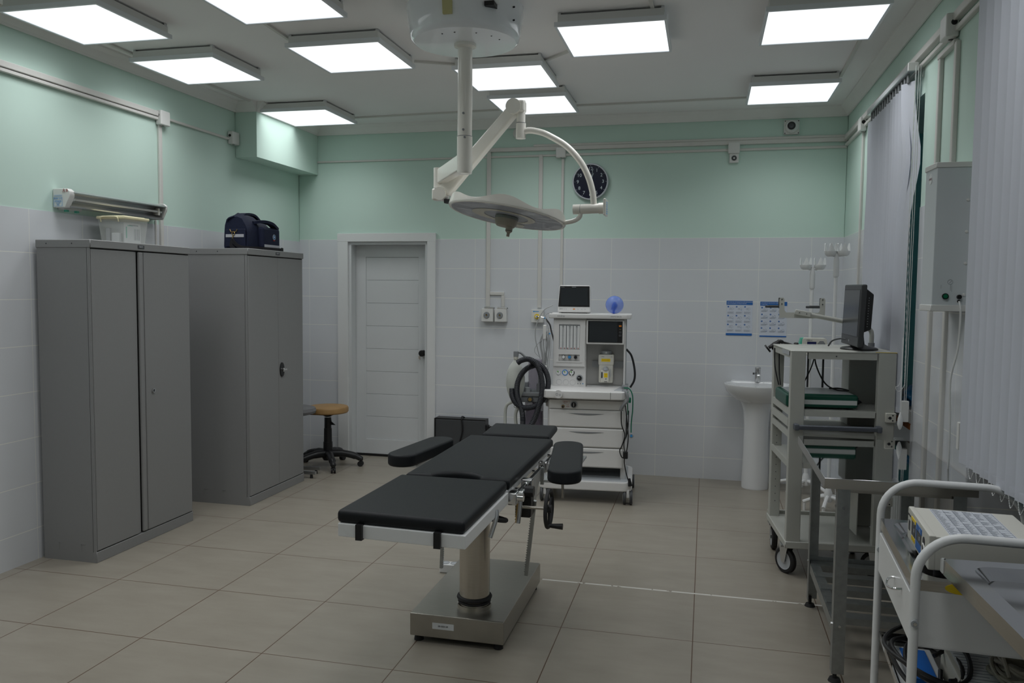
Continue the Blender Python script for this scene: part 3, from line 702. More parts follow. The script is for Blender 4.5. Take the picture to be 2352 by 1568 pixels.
# clamps & gear on the right side
b=mb(chrome).rbox(-.735,-.685,-.275,-.235,.690,.752,.006).cyl((-.71,-.275,.73),(-.71,-.31,.73),.014).rbox(-.735,-.69,.10,.14,.70,.75,.006).cyl((-.71,.10,.70),(-.71,.10,.755),.010); part('rail_clamp',b,t)
b=mb(alu).prism([(-.30,.735),(.02,.735),(.02,.70),(-.06,.66),(-.10,.60),(-.17,.585),(-.20,.62),(-.24,.70)],-.715,-.703,'x',.001,1); part('side_bracket',b,t)
b=mb(black).rbox(-.745,-.675,-.34,-.27,.60,.695,.008).cyl((-.70,-.35,.72),(-.66,-.35,.72),.024,n=8); gb=part('gearbox',b,t)
def toothed(b,p0,p1,w=.011,side=(-1,0,0)):
    p0=Vector(p0);p1=Vector(p1);d=(p1-p0);n=int(d.length/.012);d.normalize();s_=Vector(side)
    b.tube([p0,p1],w,4,sq=side)
    for i in range(n):
        p=p0+d*(i*.012+.004); q=p+s_*(w*.7); b.add([q-d*.003+Vector((0,-.005,0)),q+d*.003+Vector((0,-.005,0)),q+d*.003+Vector((0,.005,0)),q-d*.003+Vector((0,.005,0)),q+s_*.005+Vector((0,-.005,0)),q+s_*.005+Vector((0,.005,0))],[(0,1,4),(3,5,2),(0,4,5,3),(1,2,5,4),(0,3,2,1)])
    return b
part('toothed_bar',toothed(mb(galv),(-.672,-.27,.66),(-.722,-.20,.300)),t)
part('toothed_bar',toothed(mb(brass),(-.722,-.36,.70),(-.726,-.37,.585),.011),t,label='short brass coloured toothed bar')
part('toothed_bar',toothed(mb(galv),(-1.30,.40,.66),(-1.335,.44,.06),side=(1,0,0)),t)
part('toothed_bar',toothed(mb(galv),(-.70,.03,.74),(-.70,.03,.66)),t)
b=mb(alu).tube(cat([(-.745,-.395,.725),(-.715,-.40,.728),(-.705,-.405,.70),(-.708,-.42,.625),(-.71,-.425,.60)],5),.0085,10); part('lever',b,t)
b=mb(alu).tube(cat([(-.735,-.70,.728),(-.732,-.71,.70),(-.748,-.74,.63)],5),.009,10); part('lever',b,t)
b=mb(chrome).rbox(-.745,-.705,-.485,-.43,.690,.742,.006).cyl((-.74,-.46,.72),(-.68,-.46,.72),.017).rbox(-.712,-.690,-.42,-.36,.70,.735,.008); part('joint_block',b,t)
# hand wheel with crank
wc=Vector((-.585,-.40,.665))
b=mb(rubber).ring(wc,.076,.0085,(1,0,0),36,8)
for k in range(3):
    a=k*2*pi/3+.5; b.tube([wc,wc+Vector((0,cos(a)*.074,sin(a)*.074))],.005,6)
b.cyl(wc-Vector((.018,0,0)),wc+Vector((.012,0,0)),.017); hw=part('hand_wheel',b,t)
part('wheel_shaft',mb(steel).cyl((-.70,-.40,.665),(-.60,-.40,.665),.007),hw)
part('crank_grip',mb(black).tube([wc+Vector((.0,.0,-.072)),wc+Vector((.06,0,-.072))],[.008,.013],12),hw)
b=mb(rubber).ring((-.83,-.50,.64),.085,.0095,(.12,.25,1),36,8)
for k in range(3):
    a=k*2*pi/3; b.tube([(-.83,-.50,.64),(-.83+cos(a)*.083,-.50+sin(a)*.083,.64-cos(a)*.01-sin(a)*.02)],.005,6)
b.cyl((-.83,-.50,.64),(-.83,-.49,.70),.012); part('lower_hand_wheel',b,t)
# arm boards
def arm(ax,ay,bx_,by_,w,z,lab):
    A=Vector((ax,ay));Bv=Vector((bx_,by_)); d=(Bv-A).normalized(); n=Vector((-d.y,d.x)); A2=A+d*w; B2=Bv-d*w; poly=[]
    for i in range(13):
        a=-pi/2+pi*i/12; q=B2+d*cos(a)*w+n*sin(a)*w; poly.append((q.x,q.y))
    for i in range(13):
        a=pi/2+pi*i/12; q=A2+d*cos(a)*w+n*sin(a)*w; poly.append((q.x,q.y))
    o=part('arm_board',mb(leather).prism(poly,z-.058,z,'z',.012,3),t,label=lab)
    m_=(A+Bv)/2; sgn=-1 if m_.x>-.9 else 1
    b=mb(alu).box(min(A2.x,B2.x)-.015,max(A2.x,B2.x)+.015,min(A2.y,B2.y),max(A2.y,B2.y),z-.068,z-.058); 
    e=A2+(B2-A2)*.25
    b.tube([(e.x,e.y,z-.064),(e.x+sgn*.03,e.y,z-.075),(e.x+sgn*(.09 if sgn<0 else .11),e.y,z-.082)],.009,8); part('arm_board_bracket',b,o)
arm(-.633,.385,-.535,-.330,.074,.808,'black padded arm board on the window side')
arm(-1.275,.325,-1.345,-.205,.070,.808,'black padded arm board on the door side')
b=mb(steel).cyl((-.565,-.19,.752),(-.562,-.19,.66),.006); part('arm_board_pin',b,t)

# ================================================================ SURGICAL LIGHT
t=thing('surgical_light','white surgical light on a jointed arm hanging from a round ceiling canopy','surgical light',(-1.235,.50,ZC))
dc=(-1.235,.50,0)
b=mb(drumw).lathe([(.306,3.050),(.306,3.02),(.300,2.97),(.290,2.905),(.282,2.882),(.268,2.870),(.20,2.867),(.09,2.866)],dc,64); cn=part('canopy',b,t)
b=mb(inkd)
for a in (-1.9,-1.55,-1.0,-.55,-.2): b.cyl((dc[0]+.20*cos(a),dc[1]+.20*sin(a),2.8665),(dc[0]+.20*cos(a),dc[1]+.20*sin(a),2.8645),.004,n=8)
for z in (3.0,2.935): b.cyl((dc[0]+.285,dc[1]-.11,z),(dc[0]+.292,dc[1]-.113,z),.005,n=8)
part('canopy_screw',b,cn)
b=mb(mat('masking tape',(.55,.52,.27),.7)).prism([(dc[0]-.030,3.049),(dc[0]+.026,3.049),(dc[0]+.022,2.925),(dc[0]-.024,2.925)],dc[1]-.3085,dc[1]-.290,'y'); part('tape_strip',b,cn)
b=mb(whitep).rbox(dc[0]+.165,dc[0]+.235,dc[1]-.265,dc[1]-.18,2.985,3.045,.01); b.use(black).box(dc[0]+.175,dc[0]+.225,dc[1]-.262,dc[1]-.20,2.965,2.987); part('canopy_latch',b,cn)
b=mb(lampw).lathe([(.058,2.868),(.058,2.850),(.044,2.846),(.0385,2.840),(.0385,2.385),(.041,2.384),(.041,2.205),(.038,2.190),(0.0,2.188)],dc,36); pole=part('ceiling_pole',b,t)
b=mb(mgrey)
for z in (2.50,2.415,2.375): b.cyl((dc[0]+(.012 if z<2.4 else .004),dc[1]-.043,z),(dc[0]+(.012 if z<2.4 else .004),dc[1]-.038,z),.006,n=10)
b.lathe([(.0415,2.383),(.0415,2.386)],dc,36,caps=False); part('pole_screw',b,pole)
j1=Vector((-1.50,.90,2.235)); a0=Vector((-1.235,.50,2.255))
def beam(b,p0,p1,w,h0,h1,r=.008):
    d=(p1-p0); L_=d.length; d.normalize(); s_=d.cross(Vector((0,0,1))).normalized(); u=s_.cross(d)
    M_=Matrix(((d.x,s_.x,u.x,p0.x),(d.y,s_.y,u.y,p0.y),(d.z,s_.z,u.z,p0.z),(0,0,0,1)))
    old=b.M; b.M=M_; b.prism([(0,-h0/2),(L_,-h1/2),(L_,h1/2),(0,h0/2)],-w/2,w/2,'y',r,3); b.M=old; return b
part('extension_arm',beam(mb(lampw),a0,j1,.055,.088,.085),t)
jz=Vector((-1.512,.90,0))
b=mb(lampw).cyl((-1.515,.90,2.165),(-1.515,.90,2.285),.030,n=24).rbox(-1.548,-1.49,.865,.935,2.095,2.165,.012).cyl((-1.495,.935,2.132),(-1.495,.850,2.132),.038,n=32); b.use(mgrey).cyl((-1.515,.90,2.163),(-1.515,.90,2.167),.0305,n=24); part('elbow_joint',b,t)
s0=Vector((-1.48,.90,2.145)); s1=Vector((-1.045,.85,2.600))
b=beam(mb(lampw),s0,s1,.062,.085,.066,.012); sa=part('spring_arm',b,t)
b=mb(dgrey).rbox(-1.475,-1.425,.875,.925,2.078,2.102,.004); part('arm_end_cap',b,sa)
b=mb(lampw).cyl((-1.048,.905,2.606),(-1.048,.810,2.606),.043,n=32).rbox(-1.04,-.985,.815,.885,2.575,2.640,.012).cyl((-1.010,.85,2.640),(-1.010,.85,2.435),.0245,n=24).cyl((-1.010,.85,2.515),(-1.010,.85,2.430),.028,n=24); b.use(mgrey).cyl((-1.010,.85,2.514),(-1.010,.85,2.517),.0283,n=24); part('top_joint',b,t)
arc=cat([(-1.010,.85,2.465),(-.96,.85,2.474),(-.90,.85,2.463),(-.845,.85,2.440),(-.750,.85,2.382),(-.675,.85,2.303),(-.625,.85,2.215),(-.596,.85,2.12),(-.588,.85,2.04)],6)
part('curved_yoke',mb(lampw).tube(arc,.0175,16),t)
b=mb(lampw).cyl((-.704,.85,2.028),(-.535,.85,2.034),.0275,n=28); b.use(mgrey).cyl((-.664,.85,2.0296),(-.662,.85,2.0296),.0278,n=28); b.use(lampw).cyl((-.56,.85,2.033),(-.528,.85,2.034),.031,n=28); b.rbox(-.530,-.515,.79,.90,1.990,2.082,.006); hb=part('handle_block',b,t)
b=mb(bluei)
for k in range(6): b.box(-.5152,-.5145,.81,.82,2.0+k*.012,2.006+k*.012).box(-.5152,-.5145,.84,.87,2.0+k*.012,2.006+k*.012)
part('button_pad',b,hb)
part('head_link',mb(lampw).tube(cat([(-.662,.85,2.01),(-.668,.85,1.985),(-.70,.85,1.965),(-.77,.86,1.953)],5),.0125,12),t)
# head
HM=Matrix.Translation((-1.088,.86,1.998)) @ Matrix.Rotation(radians(8.6),4,'Y') @ Matrix.Rotation(radians(-7.0),4,'X')
R=.338; n=80
def rimh(a): return .020+.034*(.5+.5*cos(6*a+radians(120)))
b=MB(); b.M=HM; b.use(lampw); vs=[]; rings=[(1.0,0),(1.008,.006),(1.0,None),(.975,None),(.90,-1),(.55,-2),(.12,-3)]
for q,(rr,h) in enumerate(rings):
    for i in range(n):
        a=2*pi*i/n; H=rimh(a)
        z=h if h is not None and h>=0 else {None:H if q==2 else H*.97, -1:H*.5+.004, -2:.014,-3:.018}[h]
        vs.append((R*rr*cos(a),R*rr*sin(a),z))
b.add(vs,[[q*n+i,q*n+(i+1)%n,(q+1)*n+(i+1)%n,(q+1)*n+i] for q in range(len(rings)-1) for i in range(n)],True); b.add(vs[-n:],[list(range(n))]); 
hs=part('head_shell',b,t)
b=MB(); b.M=HM; b.use(lampw).lathe([(R*.995,.001),(R*.995,-.004),(R*.965,-.006),(R*.955,-.003)],(0,0,0),80,caps=False); b.use(ledp).lathe([(R*.96,-.0035),(.001,-.0035)],(0,0,0),80,smooth=False); part('lens_plate',b,hs)
b=MB(); b.M=HM; b.use(mat('crescent cream',(.62,.60,.50),.4))
outer=[(-.02+.185*cos(2*pi*i/48),.175*sin(2*pi*i/48)) for i in range(48)]; inner=[(-.005+.128*cos(2*pi*i/48),.138*sin(2*pi*i/48)) for i in range(48)]
b.add([(x,y,-.0055) for x,y in outer]+[(x,y,-.0055) for x,y in inner],[[i,48+i,48+(i+1)%48,(i+1)%48] for i in range(48)]); part('crescent_ring',b,hs)
b=MB(); b.M=HM; b.use(mat('taupe hub',(.36,.33,.27),.45)).lathe([(.062,-.004),(.066,-.02),(.063,-.045),(.052,-.062),(.0,-.066)],(0,0,0),28); b.use(mat('hub band',(.20,.22,.20),.4)).lathe([(.064,-.004),(.0675,-.008),(.0675,-.018),(.066,-.022)],(0,0,0),28,caps=False); hub=part('centre_hub',b,hs)
b=MB(); b.M=HM; b.use(mat('taupe hub',(.36,.33,.27),.45)).lathe([(.020,-.04),(.020,-.085),(.017,-.092),(.009,-.098),(.009,-.118),(0,-.119)],(.028,-.01,0),20); b.use(dgrey).lathe([(.0205,-.084),(.0205,-.087)],(.028,-.01,0),20,caps=False); part('grip',b,hub)
b=MB(); b.M=HM; b.use(lampw).ball((.03,.21,-.008),.03,.025,.012); part('lower_boss',b,hs)

# ================================================================ LEFT BACK: stools, dark heater
def castor(b,x,y,r=.024,a=0):
    d=Vector((cos(a),sin(a),0))
    for s_ in (-1,1): b.cyl(Vector((x,y,r))+d*(s_*.004),Vector((x,y,r))+d*(s_*.020),r,n=20)
    b.cyl((x,y,r),(x,y,r*2.4),.009,n=10); b.ball((x,y,r*1.6),.018,.018,.012,10,6); return b
sx,sy=-3.185,2.83
t=thing('round_stool','round tan-topped swivel stool on a black five-star castor base beside the door','stool',(sx,sy,0))
b=mb(wood).lathe([(.14,.480),(.172,.482),(.180,.492),(.180,.522),(.172,.535),(.13,.541),(0,.543)],(sx,sy,0),48); part('seat',b,t)
b=mb(black).rbox(sx-.13,sx+.08,sy-.10,sy+.10,.467,.481,.004).lathe([(.028,.445),(.06,.468)],(sx,sy,0),20); part('seat_plate',b,t)
b=mb(black).lathe([(.042,.06),(.040,.22),(.036,.22),(.034,.34),(.031,.34),(.030,.435),(.0,.437)],(sx,sy,0),24); b.use(chrome).cyl((sx,sy,.43),(sx,sy,.47),.014); pc=part('gas_column',b,t)
part('height_lever',mb(black).prism([(sx+.028,.435),(sx+.034,.40),(sx+.072,.372),(sx+.030,.372)],sy-.006,sy+.006,'y'),pc)
for k in range(5):
    a=radians(-55+k*72); dx,dy=cos(a),sin(a); R_=.285
    o=part('base_arm',mb(black).tube(cat([(sx+dx*.02,sy+dy*.02,.118),(sx+dx*.12,sy+dy*.12,.118),(sx+dx*.22,sy+dy*.22,.098),(sx+dx*.285,sy+dy*.285,.068),(sx+dx*R_,sy+dy*R_,.055)],5),[.034]*6+[.030]*6+[.024]*5+[.018]*4,10),t)
    part('castor',castor(MB().use(rubber),sx+dx*R_,sy+dy*R_,.024,a+1.4),o)
part('base_hub',mb(black).lathe([(.05,.075),(.052,.13),(.04,.145)],(sx,sy,0),24),t)
t=thing('grey_stool','grey padded stool on a square tube frame, mostly hidden behind the second cabinet','stool',(-3.34,2.52,0))
b=mb(mat('grey upholstery',(.16,.16,.165),.6,var=.1)).lathe([(.14,.505),(.175,.515),(.182,.535),(.172,.560),(.12,.572),(0,.575)],(-3.34,2.52,0),40); part('seat',b,t)
part('seat_post',mb(alu).cyl((-3.34,2.52,.03),(-3.34,2.52,.51),.02),t)
for k,(x0_,y0_,x1_,y1_) in enumerate(((-3.42,2.385,-3.075,2.385),(-3.42,2.52,-3.115,2.545))):
    part('frame_tube',mb(alu).tube([(x0_,y0_,.045),(x1_,y1_,.045)],.018,4,sq=(0,0,1)),t)
    part('rubber_foot',mb(rubber).cyl((x1_-.04,y1_,0),(x1_-.04,y1_,.033),.013,.010),t)
part('frame_tube',mb(alu).tube([(-3.40,2.37,.045),(-3.40,2.56,.045)],.018,4,sq=(0,0,1)),t)
t=thing('grey_equipment_case','flat dark grey equipment case standing against the wall beside the door','case',(-2.05,3.13,0))
b=mb(dgrey).rbox(-2.275,-1.817,3.08,3.20,.0,.425,.006,2); part('case_body',b,t)
b=mb(black).box(-2.275,-1.817,3.088,3.192,.425,.437).rbox(-2.282,-2.272,3.07,3.205,0,.437,.003).rbox(-1.82,-1.79,3.10,3.14,.34,.39,.006); part('case_trim',b,t)
b=mb(cableb).tube(cat([(-2.03,3.19,.43),(-2.035,3.12,.452),(-2.03,3.075,.44),(-2.02,3.07,.33),(-2.06,3.07,.18),(-2.08,3.07,.02)],8),.006,8); part('case_cable',b,t)
b=mb(cableb).tube(cat([(-1.79,3.12,.372),(-1.74,3.12,.365),(-1.68,3.12,.33),(-1.60,3.14,.25),(-1.5,3.2,.1),(-1.4,3.2,.01)],8),.005,8); b.cyl((-1.79,3.12,.372),(-1.75,3.12,.370),.012,.008); part('mains_lead',b,t)
t=thing('power_strip','small white extension socket block on the floor behind the operating table base','extension block',(-1.30,.555,0))
b=mb(whitep).rbox(-1.375,-1.21,.525,.585,0,.05,.006); pb=part('strip_body',b,t)
b=mb(lgrey)
for k in range(3): b.ring((-1.348+k*.052,.555,.0505),.021,.0025,(0,0,1),20,6); b.cyl((-1.348+k*.052,.555,.047),(-1.348+k*.052,.555,.0512),.018)
part('socket_ring',b,pb)
# ================================================================ ANAESTHESIA MACHINE (local frame, front left edge near the camera)
t=thing('anaesthesia_machine','white anaesthesia machine on castors with flow tubes, dark display and three drawers','medical machine',(-.808,2.22,0),radians(4.6),local=True)
A=t
b=mb(machine)
b.prism(rrect(-.355,.345,-.02,.60,.07),.098,.168,'z',.012,2); base=part('base_deck',b,t)
b=mb(machine2).prism(rrect(-.32,.31,.0,.56,.04),.160,.1735,'z',.004,1)
for k in range(6): b.box(-.27,.26,.03+k*.022,.037+k*.022,.1735,.177)
part('foot_tread',b,base)
b=mb(machine).prism([(-.29,.05),(.285,.05),(.295,.55),(-.30,.55)],.255,.755,'z',.010,2); b.box(.255,.29,.09,.55,.165,.26).box(-.30,-.265,.09,.55,.165,.26)
b.use(mgrey).box(-.265,.255,.30,.545,.165,.255); part('cabinet_body',b,t)
b=mb(dgrey).box(.2945,.2965,.20,.40,.45,.64); part('side_vent',b,t)
for z0,z1 in ((.560,.690),(.412,.553),(.262,.405)):
    o=part('drawer',mb(machine).rbox(-.280,.272,.030,.07,z0,z1,.010,3),t)
    b=mb(mgrey); n=16; zz=z1-.026
    up=[(-.13+.26*i/n, zz) for i in range(n+1)]; lo=[(-.13+.26*i/n, zz-.013*sin(pi*i/n)**.9) for i in range(n,-1,-1)]
    b.prism(up[1:-1]+lo,.0285,.0305,'y');  part('drawer_grip_shade',b,o)  # flat grey crescent, shade of the grip recess put in as colour
b=mb(machine).rbox(-.280,.272,.034,.07,.694,.762,.006,2); cp=part('control_panel',b,t)
b=mb(lgrey).cyl((-.095,.034,.728),(-.095,.024,.728),.026,n=28); b.use(black).cyl((-.095,.024,.728),(-.095,.012,.728),.019); b.use(plastic).box(-.0965,-.0935,.010,.0125,.716,.742); part('rotary_knob',b,cp)
b=mb(brass).cyl((-.175,.034,.712),(-.175,.008,.712),.013,.011); b.use(inkd).cyl((-.175,.0075,.712),(-.175,.0085,.712),.008); part('gas_port',b,cp)
b=mb(mat('orange outline',(.52,.22,.10),.5)).tube([(-.18,.0335,.752),(-.125,.0335,.752),(-.135,.0335,.725),(-.165,.0335,.735)],.0012,4,closed=True); b.use(redi).text('Auto',.014,facing(-.155,.0335,.745),.0003).text('O2',.016,facing(-.140,.0335,.712),.0003); part('panel_print',b,cp)
# desk
dk=[(-.345,.12),(-.335,.03),(-.30,-.012),(-.20,-.030),(.0,-.036),(.19,-.034),(.26,-.026),(.285,.0),(.292,.10),(.292,.33),(-.345,.33)]
b=mb(machine).prism(dk,.776,.838,'z',.010,3); b.use(cabd).box(.175,.177,-.0355,.0,.782,.834); desk=part('work_desk',b,t)
b=mb(machine2).prism([(.20,.05),(.285,.02),(.292,.32),(.245,.32)],.838,.8405,'z'); b.use(mgrey).box(.255,.30,.12,.32,.835,.862); part('desk_insert',b,desk)
b=mb(machine).cyl((-.205,-.034,.812),(-.205,-.046,.812),.030,n=28); b.use(machine2).ring((-.215,-.047,.813),.008,.0016,(0,1,0),16,5).ring((-.193,-.047,.809),.005,.0014,(0,1,0),14,5); part('flush_button',b,desk)
# upper body
yb_=.235
b=mb(machine)
b.box(-.275,-.03,yb_,.50,.83,1.365); b.box(-.03,-.024,yb_+.002,.50,.83,1.36); b.box(-.03,.275,.42,.50,.83,1.36); b.box(.262,.275,yb_,.50,.83,1.36)
b.use(lgrey).box(.275,.280,yb_+.02,.50,.85,1.36).use(machine).box(-.024,.262,.415,.421,.84,1.17); ub=part('upper_body',b,t)
b=mb(machine).prism([(-.312,.215),(-.30,.195),(.28,.195),(.312,.215),(.318,.26),(.318,.50),(-.312,.50)],1.362,1.398,'z',.008,2); sh=part('top_shelf',b,t)
b=mb(mgrey).text('mindray',.018,facing(-.215,.1945,1.380),.0003); b.text('WATO EX-35',.014,facing(.20,.1945,1.380),.0003); part('shelf_lettering',b,sh)
# flow tube panel (raised frame with recess)
b=mb(machine); b.M=Matrix.Translation((.014,0,0))
x0,x1,z0,z1=-.288,-.040,.995,1.350; ya=yb_-.014
for q in ((x0+.003,-.245,z0,z1),(-.085,x1-.006,z0,z1),(-.245,-.085,1.315,z1),(-.245,-.085,1.085,1.125),(-.245,-.085,z0,1.036)): b.box(q[0],q[1],ya,yb_+.001,q[2],q[3])
b.box(-.262,-.068,ya-.004,yb_,z0+.030,z0+.041); fp=part('flow_panel',b,t)
b=MB(); b.M=Matrix.Translation((.014,0,0)); b.use(lgrey).box(-.243,-.087,yb_-.0055,yb_-.0045,1.125,1.315); b.use(whitep)
for k in range(6): b.box(-.238+k*.0262,-.238+k*.0262+.020,yb_-.012,yb_-.005,1.128,1.305)
b.use(inkd)
for k in range(6):
    for j in range(15): b.box(-.236+k*.0262+(0 if k%2 else .009),-.229+k*.0262+(0 if k%2 else .009),yb_-.0125,yb_-.0118,1.142+j*.0108,1.1432+j*.0108)
b.use(redi)
for k in range(6): b.box(-.232+k*.0262,-.226+k*.0262,yb_-.0128,yb_-.0118,1.129,1.137)
b.use(mgrey)
for k in range(1,3): b.box(-.2405+k*.0524,-.2385+k*.0524,yb_-.014,yb_-.010,1.127,1.310)
for k in range(3): b.cyl((-.217+k*.0524,yb_-.012,1.311),(-.217+k*.0524,yb_-.020,1.311),.006,n=10)
part('flow_tube_bank',b,fp)
b=MB(); b.M=Matrix.Translation((.014,0,0)); b.use(machine).box(-.262,-.068,yb_-.004,yb_-.003,1.024,1.088); part('knob_recess',b,fp)
for k,m_ in enumerate((whitep,mat('blue knob',(.05,.25,.55),.4),black)):
    b=MB(); b.M=Matrix.Translation((.014,0,0)); b.use(chrome).cyl((-.208+k*.046,yb_-.003,1.066),(-.208+k*.046,yb_-.020,1.066),.0135,n=20); b.use(m_).cyl((-.208+k*.046,yb_-.020,1.066),(-.208+k*.046,yb_-.024,1.066),.011,n=20)
    part('flow_knob',b,fp)
# gauges
for k,m_ in enumerate((lgrey,mat('gauge blue ring',(.03,.22,.60),.4),inkd)):
    cx_=-.233+k*.051; cz_=.945
    b=mb(m_).lathe([(.0185 if k==0 else .0225,0),(.0185 if k==0 else .0225,.004),(.016,.005)],(cx_,yb_,cz_),28,(0,-1,0)); b.use(whitep).cyl((cx_,yb_-.004,cz_),(cx_,yb_-.0055,cz_),.0165,n=24)
    if k==2: 
        for a in (-.75,.75,pi): b.box(cx_+.0205*sin(a)-.004,cx_+.0205*sin(a)+.004,yb_-.006,yb_-.001,cz_+.0205*cos(a)-.004,cz_+.0205*cos(a)+.004)
    b.use(mat('gauge green',(.15,.42,.06),.5)).prism([(cx_-.003,cz_)]+[(cx_+.013*sin(a*.3-1.1),cz_+.013*cos(a*.3-1.1)) for a in range(5)],yb_-.0062,yb_-.0056,'y'); b.use(inkd).tube([(cx_+.004,yb_-.0068,cz_+.008),(cx_-.003,yb_-.0068,cz_-.004)],.0009,4); part('pressure_gauge',b,ub)
b=mb(lgrey).cyl((-.070,yb_,.905),(-.070,yb_-.004,.905),.026,n=28); b.use(black).cyl((-.070,yb_-.004,.905),(-.070,yb_-.022,.905),.018,n=20); b.use(whitep).box(-.081,-.068,yb_-.0235,yb_-.0215,.9085,.9115); part('switch_knob',b,ub)
b=mb(lgrey)
for k in range(3): b.ring((-.227+k*.052,yb_-.0003,.870),.021,.0006,(0,1,0),24,4)
b.use(inkd).box(-.084,-.080,yb_-.001,yb_,.858,.866).box(-.065,-.061,yb_-.001,yb_,.858,.866); b.use(bluei).cyl((-.044,yb_,.862),(-.044,yb_-.001,.862),.004,n=12); part('panel_marks',b,ub)
# display
b=mb(machine).rbox(-.022,.262,yb_-.018,yb_+.02,1.168,1.352,.006,2); ds=part('display_housing',b,t)
b=mb(black).rbox(-.010,.250,yb_-.0215,yb_-.017,1.182,1.345,.004,2); b.use(screen).box(.000,.212,yb_-.0222,yb_-.0214,1.186,1.341); b.use(orange).rbox(.223,.242,yb_-.0228,yb_-.0214,1.304,1.315,.002,1); b.use(lgrey)
for z in (1.262,1.238): b.tube([(.224,yb_-.022,z-.004),(.241,yb_-.022,z-.004),(.241,yb_-.022,z+.004),(.224,yb_-.022,z+.004)],.0006,4,closed=True)
b.use(brass).box(.226,.239,yb_-.0222,yb_-.0214,1.283,1.286); part('display_screen',b,ds)
VS=Matrix.Translation((.018,0,-.008))
def mbv(m_):
    b=MB(); b.M=VS; return b.use(m_)
# vaporiser rail + vaporiser
b=mbv(lgrey).box(.0,.245,.395,.416,.985,1.035); part('mounting_bar',b,t)
b=mbv(cream).rbox(.055,.165,.285,.40,.875,1.095,.010,2); b.rbox(.050,.170,.280,.39,1.010,1.095,.012,2); b.rbox(.070,.135,.262,.30,.880,.975,.008,2); vp=part('vaporiser',b,t)
b=mbv(lgrey).lathe([(.042,1.094),(.043,1.105),(.041,1.118),(.036,1.122),(0,1.123)],(.110,.335,0),32); b.use(whitep).cyl((.11,.292,1.108),(.11,.288,1.108),.007,n=12); part('dial_cap',b,vp)
b=mbv(yellow).box(.074,.142,.2785,.2800,1.040,1.062).box(.096,.124,.2605,.2622,.920,.953); b.use(redi).text('SEVOFLURANE',.0085,facing(.108,.2783,1.051),.0002).text('MAX',.006,facing(.110,.2603,.945),.0002).text('FILL',.006,facing(.110,.2603,.932),.0002); b.use(dgrey).text('mindray',.007,facing(.085,.2790,1.078),.0002).text('V60',.007,facing(.15,.2790,1.078),.0002).cyl((.112,.2615,.908),(.112,.2600,.908),.004,n=10); b.box(.098,.122,.2612,.2620,.886,.890); part('vaporiser_label',b,vp)
b=mbv(lgrey).cyl((.108,.275,.975),(.108,.275,.995),.021,.018,n=24).cyl((.108,.275,.995),(.108,.275,1.002),.012,n=16); b.use(screen).box(.076,.086,.2605,.2625,.915,.960); b.use(lgrey).tube([(.142,.272,.985),(.148,.270,.95),(.142,.268,.92)],.003,6); part('filler_cap',b,vp)
# castors
for x,y in ((-.30,.02),(.315,.02),(-.30,.545),(.325,.545)):
    b=mb(machine).cyl((x,y,.105),(x,y,.155),.025,n=16)
    for s_ in (-1,1):
        b.use(dgrey).lathe([(.048,-.011),(.054,-.006),(.054,.006),(.048,.011)],(x+s_*.024,y,.054),32,(1,0,0)); b.use(machine).lathe([(.0,-.013),(.038,-.012),(.038,.012),(.0,.013)],(x+s_*.024,y,.054),28,(1,0,0))
    b.use(machine).rbox(x-.012,x+.012,y-.03,y+.03,.05,.115,.008,2)
    if y>.3: b.use(mgrey).box(x-.05,x+.02,y-.05,y-.035,.118,.126)
    part('castor',b,t)
BS=Matrix.Translation((.044,0,.034))
def mbs(m_):
    b=MB(); b.M=BS; return b.use(m_)
# breathing system on the left side
b=mbs(mgrey).rbox(-.555,-.345,.10,.26,.690,.735,.008,2).rbox(-.56,-.35,.09,.27,.735,.768,.008,2); b.use(dgrey).cyl((-.475,.095,.715),(-.475,.082,.715),.022,n=20); b.use(brass).cyl((-.475,.082,.715),(-.475,.078,.715),.014,n=16); b.use(machine).rbox(-.36,-.29,.12,.25,.66,.76,.01); bs=part('breathing_block',b,t)
b=mbs(smoke).lathe([(.072,.44),(.074,.45),(.072,.68),(.060,.695)],(-.455,.18,0),32); b.use(mat('soda lime granules',(.16,.15,.17),.9,var=.4,scale=150,bump=.6)).lathe([(.066,.448),(.067,.61),(.0,.612)],(-.455,.18,0),28); b.use(dgrey).cyl((-.455,.18,.55),(-.455,.18,.69),.014).lathe([(.075,.445),(.077,.43),(.072,.42),(0,.418)],(-.455,.18,0),32); part('absorber_canister',b,bs)
b=mbs(smoke).cyl((-.45,.20,.768),(-.45,.20,1.01),.055,n=28); b.use(machine2).cyl((-.45,.20,.768),(-.45,.20,.785),.062,n=28); part('bellows_dome',b,bs)
b=mbs(mgrey).tube(cat([(-.415,.14,.775),(-.415,.14,.93),(-.44,.135,.965),(-.52,.115,1.035),(-.555,.108,1.065),(-.585,.10,1.068)],5),.0085,10).cyl((-.415,.14,.76),(-.415,.14,.83),.018).rbox(-.605,-.570,.082,.118,1.035,1.078,.004,2); b.use(cream).cyl((-.588,.10,1.015),(-.588,.10,1.036),.017,.019,n=20); am_=part('bag_arm',b,bs)
b=mbs(bagm).lathe([(.015,1.018),(.022,.998),(.044,.970),(.062,.930),(.072,.88),(.073,.83),(.064,.775),(.045,.725),(.022,.690),(.010,.672),(.005,.663)],(-.590,.10,0),36,sx=1.0,sy=.75); b.use(bagm).ring((-.590,.10,.655),.009,.003,(0,1,0),14,6); part('breathing_bag',b,bs)
b=mbs(machine2); part('valve_cluster',b.cyl((-.50,.13,.765),(-.50,.13,.80),.022,n=16).cyl((-.55,.15,.765),(-.55,.15,.795),.018,n=16).rbox(-.40,-.365,.11,.16,.765,.835,.006).rbox(-.54,-.50,.17,.22,.765,.84,.01),bs)
